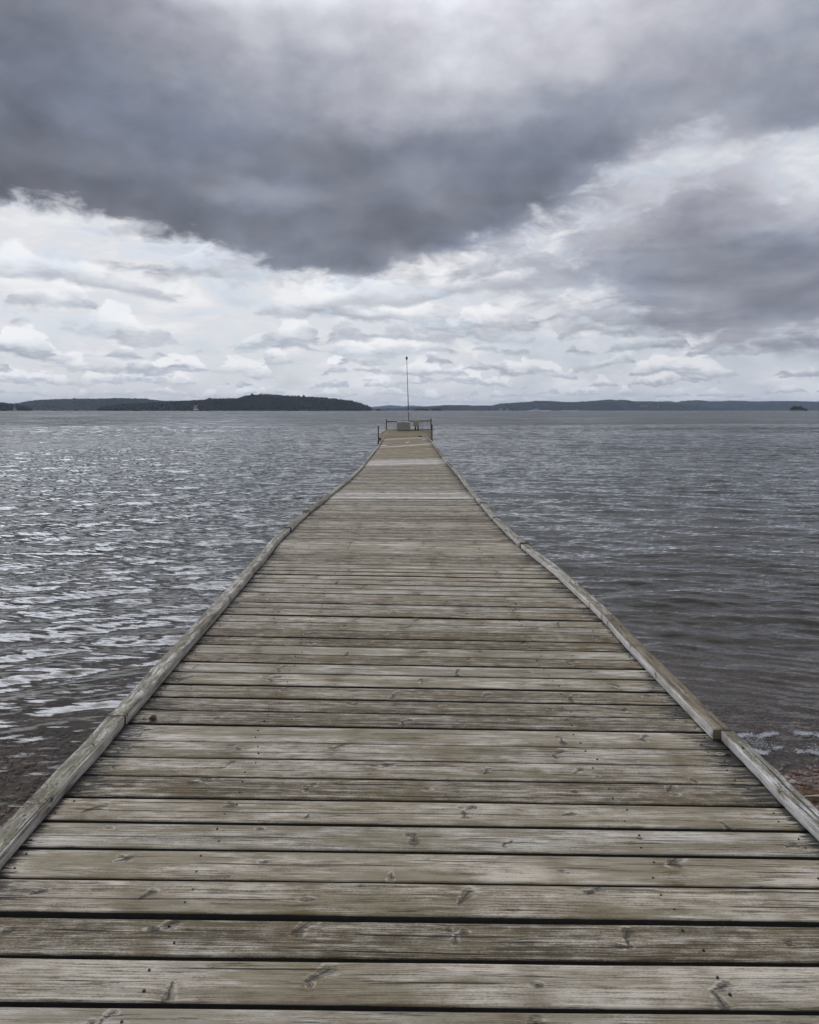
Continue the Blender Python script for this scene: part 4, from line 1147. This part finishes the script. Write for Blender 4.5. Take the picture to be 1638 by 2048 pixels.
xcols = [0, 126, 252, 378, 504, 630, 756, 882, 1008, 1134, 1260, 1386, 1512, 1638]
def s2l(v):
    v = v / 255.0
    return v / 12.92 if v <= .04045 else ((v + .055) / 1.055) ** 2.4
rowsL = {
 0:   [145,150,178,195,200,208,218,222,218,212,195,192,185,180],
 75:  [138,138,152,168,190,200,205,208,210,208,192,188,183,172],
 150: [130,132,142,155,165,172,185,205,200,195,185,172,163,160],
 225: [130,130,135,143,152,162,178,182,170,150,156,154,150,158],
 300: [122,128,130,130,128,126,130,140,134,130,138,168,156,154],
 350: [118,125,133,138,128,124,134,140,132,132,180,192,194,210],
 400: [110,111,117,125,160,145,128,135,128,150,190,178,200,222],
 450: [120,122,114,114,135,130,120,118,140,185,182,155,185,212],
 500: [150,150,140,135,145,125,122,150,180,178,178,158,165,185],
 550: [190,190,190,178,180,160,190,195,195,176,174,168,154,150],
 600: [195,195,195,195,195,195,195,200,190,180,168,154,146,142],
 650: [195,195,195,195,195,195,195,195,190,182,172,154,144,140],
 705: [190,190,190,190,190,190,190,190,190,188,186,184,180,182],
 770: [190]*14}
rowsD = {
 0: [1]*14, 75: [1]*14, 150: [1]*14, 225: [1]*14,
 300: [1,1,1,1,1,1,1,1,1,1,.95,.66,.95,1],
 350: [1,1,1,1,1,1,1,1,1,.95,.45,.35,.40,.12],
 400: [1,1,1,1,.98,1,1,1,.98,.66,.55,.72,.45,.14],
 440: [.66,.52,.98,1,1,1,1,.98,.66,.50,.62,.95,.66,.30],
 480: [.0,.05,.52,.62,.92,1,1,.90,.52,.60,.78,1,.95,.85],
 520: [.0,.0,.02,.10,.62,.95,.92,.50,.52,.70,.92,1,1,1],
 560: [.0,.0,.22,.42,.12,.38,.26,.30,.46,.74,.95,1,1,1],
 600: [.0,.0,.05,.16,.12,.14,.14,.22,.36,.54,.74,.92,1,1],
 650: [0,0,0,0,0,.0,.08,.14,.26,.32,.45,.86,1,1],
 690: [0,0,0,0,0,0,0,.0,.10,.16,.14,.30,.55,.50],
 740: [0]*14}
rowsL[440] = [114,118,114,114,132,130,120,118,138,180,182,158,186,212]
rowsL[480] = [150,150,122,116,138,128,120,130,180,182,182,156,172,196]
rowsL[520] = [180,180,170,160,146,124,128,176,184,172,160,146,144,150]
rowsL[560] = [185,185,168,160,178,160,185,190,186,168,160,150,142,140]
rowsL[690] = [190]*10 + [186,176,168,168]; rowsL[740] = [190]*14
for k_ in (450, 500, 550, 705, 770): rowsL.pop(k_)
azs = [math.atan((x - CX)/F) for x in xcols]
lo, hi = azs[0] - .30, azs[-1] + .30
fx = n.lin(azw, lo, hi)
accL = accD = None; rowk = sorted(rowsL)
els = [math.atan((YH - y)/F) for y in rowk]     # decreasing
curL = []; curD = []
def curve(vals, fx):
    stops = [((a - lo)/(hi - lo), c4(v, v, v)) for a, v in zip(azs, vals)]
    nd = n.ramp(fx, stops, 'CARDINAL'); return nd.outputs[0]
L_ = None; D_ = None
for k, y in enumerate(rowk):
    cl_ = curve([s2l(v) for v in rowsL[y]], fx); cd_ = curve(rowsD[y], fx)
    if L_ is None: L_, D_ = cl_, cd_; continue
    f = n.ss(elw, els[k], els[k-1], 1.0, 0.0)     # 1 below this row's elevation
    L_ = n.mixf(f, L_, cl_); D_ = n.mixf(f, D_, cd_)
# soft shading inside the heavy layer
s1 = n.noise(n.xyz(n.mul(az, 7.0), n.mul(el, 11.0), 7.0), 1, 6, .50, dist=.3)
s2 = n.noise(n.xyz(n.mul(az, 22.0), n.mul(el, 34.0), 17.0), 1, 5, .52, dist=.3)
hv = n.mul(L_, n.add(1.0, n.add(n.mul(n.sub(s1, .5), .85), n.mul(n.sub(s2, .5), .42))))
warmth = n.ss(hv, .15, .6)
hcol = n.mix(warmth, c4(.855, .965, 1.26), c4(.96, .98, 1.085))
hcol = n.mix(n.mul(n.ss(w1b, .35, .65), .5), hcol, c4(1.0, .995, 1.10))
heavy = n.vm('MULTIPLY', hcol, n.xyz(hv, hv, hv))
# bright broken layer behind
cs = 1.0
rgt = n.ss(az, -.1, .45)
c3 = n.noise(n.xyz(n.mul(az, 9.0), n.mul(el, 22.0), 2.0), 1, 7, .58, dist=.4)
basel = n.sub(n.add(.79, n.mul(n.sub(c3, .5), .75)), n.mul(rgt, .10))
ccol = n.mix(n.ss(basel, .6, .9), c4(.90, .95, 1.04), c4(.985, .99, 1.01))
cum = n.vm('MULTIPLY', ccol, n.xyz(basel, basel, basel))
cover = n.ss(c3, .36, .50)
rows = [(806, 8, 34, .55), (793, 14, 62, .62), (772, 20, 90, .62), (755, 26, 120, .70), (735, 30, 150, .62), (712, 38, 170, .66), (682, 46, 210, .58),
        (648, 52, 240, .60), (606, 62, 270, .52), (560, 66, 280, .50), (505, 80, 330, .40)]
layer = None
wqs = []
for gq, gs_ in enumerate((52.0, 24.0, 13.0, 8.5)):
    wqs.append(n.sep(n.noise(n.xyz(n.mul(az, gs_), n.mul(el, gs_ * 2.2), gq * 3.3), 1, 4, .60, out=1)))
for kr, (yb_, h_, wd_, op_) in enumerate(rows):
    e0 = math.atan((YH - yb_)/F); hh = h_/F; S_ = F/wd_
    # billowing look-up: the fine wobble is as large as the puffs of that row
    wx, wy, wz = wqs[0 if kr < 3 else (1 if kr < 5 else (2 if kr < 8 else 3))]
    prof = n.noise(n.xyz(n.add(n.mul(az, S_), n.mul(n.sub(wx, .5), .45)), kr * 7.7 + .3, 0), 1, 2, .55, dim='2D')
    top = n.mul(n.sub(prof, .42 if op_ > .5 else .46), 7.5)
    bw = n.noise(n.xyz(n.mul(az, S_ * .55), kr * 3.1, 0), 1, 0, .5, dim='2D')
    tt = n.div(n.sub(n.sub(el, e0), n.mul(n.sub(bw, .5), hh * 1.5)), hh)
    tt = n.add(tt, n.mul(n.sub(wy, .5), 1.5))
    mask = n.mul(n.ss(tt, -.10, .16), n.ss(n.sub(n.m('MINIMUM', top, 1.5), tt), .0, .22))
    shade = n.ss(n.add(tt, n.mul(n.sub(wz, .5), 1.1)), -.05, .85)
    lo_ = .45 if kr > 3 else .52
    lm = n.add(n.mixf(shade, lo_, .97), n.mul(n.sub(wx, .5), .22)); lm = n.sub(lm, n.mul(rgt, .13))
    lm = n.m('MINIMUM', lm, .98)
    kc = n.mix(shade, c4(.88, .955, 1.10), c4(.985, .99, 1.01))
    kc = n.vm('MULTIPLY', kc, n.xyz(lm, lm, lm))
    cum = n.mix(n.mul(mask, op_ + .22), cum, kc)
sky = n.node('ShaderNodeTexSky', sky_type='NISHITA', sun_disc=False, sun_elevation=SUN_EL, sun_rotation=SUN_AZ, air_density=1.0, dust_density=2.0)
STR = .10
cum10 = n.vm('MULTIPLY', cum, (1/STR,)*3)
skyb = n.vm('MULTIPLY', sky.outputs[0], (1.3, 1.3, 1.3))
skymix = n.mix(.55, skyb, n.vm('MULTIPLY', n.xyz(.74, .82, .93), (1/STR,)*3))
back = n.mix(n.m('MAXIMUM', cover, .72), skymix, cum10)
# low pale air over the horizon
back = n.mix(n.ss(el, .0, .04, .45, 0.0), back, n.vm('MULTIPLY', n.xyz(.76, .81, .87), (1/STR,)*3))
# edge of the heavy layer, ragged
eg = n.noise(n.xyz(n.mul(az, 19.0), n.mul(el, 40.0), 11.0), 1, 7, .6, dist=.4)
Dn = n.add(D_, n.mul(n.sub(eg, .5), n.mul(n.ss(n.m('ABSOLUTE', n.sub(D_, .5)), .25, .52, 1.5, .0), 1.0)))
s3 = n.noise(n.xyz(n.mul(az, 5.5), n.mul(el, 24.0), 31.0), 1, 6, .56, dist=.5)
rlow = n.mul(n.ss(az, .05, .30), n.ss(el, .20, .32, 1.0, 0.0))
Dn = n.add(Dn, n.mul(n.mul(n.sub(s3, .5), rlow), -1.0))
heavy = n.vm('MULTIPLY', heavy, n.xyz(*[n.add(1.0, n.mul(n.mul(n.sub(s3, .5), rlow), 1.1))] * 3))
alpha = n.ss(Dn, .20, .78)
heavy10 = n.vm('MULTIPLY', heavy, (1/STR,)*3)
col = n.mix(alpha, back, heavy10)
# the bright opening higher up on the left that lights the water there
ga = n.div(n.add(az, .62), .50); ge0 = n.sub(el, .74); ge = n.m('MAXIMUM', n.div(ge0, .32), n.mul(n.div(ge0, .17), -1.0))
glow = n.mul(n.exp(n.mul(n.add(n.mul(ga, ga), n.mul(ge, ge)), -1.0)), n.ss(el, .50, .60))
col = n.mix(n.ss(el, .56, .80, 0.0, .85), col, n.vm('MULTIPLY', n.xyz(.40, .43, .50), (1/STR,)*3))
col = n.vm('ADD', col, n.vm('MULTIPLY', n.xyz(n.mul(glow, 8.2), n.mul(glow, 8.6), n.mul(glow, 9.6)), (1/STR,)*3))
# behind the viewer an even grey overcast closes the dome
bk = n.ss(n.m('ABSOLUTE', az), 1.2, 2.4)
col = n.mix(bk, col, n.vm('MULTIPLY', n.xyz(.50, .53, .60), (1/STR,)*3))
bg = n.node('ShaderNodeBackground', {'Color': col, 'Strength': STR})
n.node('ShaderNodeOutputWorld', {0: bg.outputs[0]})
w.cycles.sampling_method = 'MANUAL'; w.cycles.sample_map_resolution = 1024

sd = bpy.data.lights.new('sun', 'SUN'); sd.energy = .35; sd.angle = R(36); sd.color = (1.0, .96, .90)
so = bpy.data.objects.new('sun', sd); COL.objects.link(so)
from mathutils import Vector
dv = Vector((math.sin(SUN_AZ)*math.cos(SUN_EL), math.cos(SUN_AZ)*math.cos(SUN_EL), math.sin(SUN_EL)))
so.rotation_euler = dv.to_track_quat('Z', 'Y').to_euler(); so.location = (0, 0, 60)

# ------------------------------------------------------------------ camera
cd = bpy.data.cameras.new('camera'); cam = bpy.data.objects.new('camera', cd); COL.objects.link(cam)
cam.location = (0, 0, ZC); cam.rotation_euler = (R(90), 0, 0)
cd.sensor_fit = 'HORIZONTAL'; cd.sensor_width = 36; cd.lens = 36 * F / 1638
cd.shift_x = 0; cd.shift_y = -(1024 - YH) / 1638
cd.clip_start = .05; cd.clip_end = 40000
SC.camera = cam
SC.view_settings.view_transform = 'Standard'; SC.view_settings.look = 'None'; SC.view_settings.gamma = 1; SC.view_settings.exposure = 0
SC.cycles.max_bounces = 6; SC.cycles.volume_bounces = 0; SC.cycles.transparent_max_bounces = 8
SC.cycles.use_denoising = True; SC.cycles.denoiser = 'OPENIMAGEDENOISE'; SC.cycles.denoising_prefilter = 'ACCURATE'; SC.cycles.denoising_input_passes = 'RGB_ALBEDO_NORMAL'
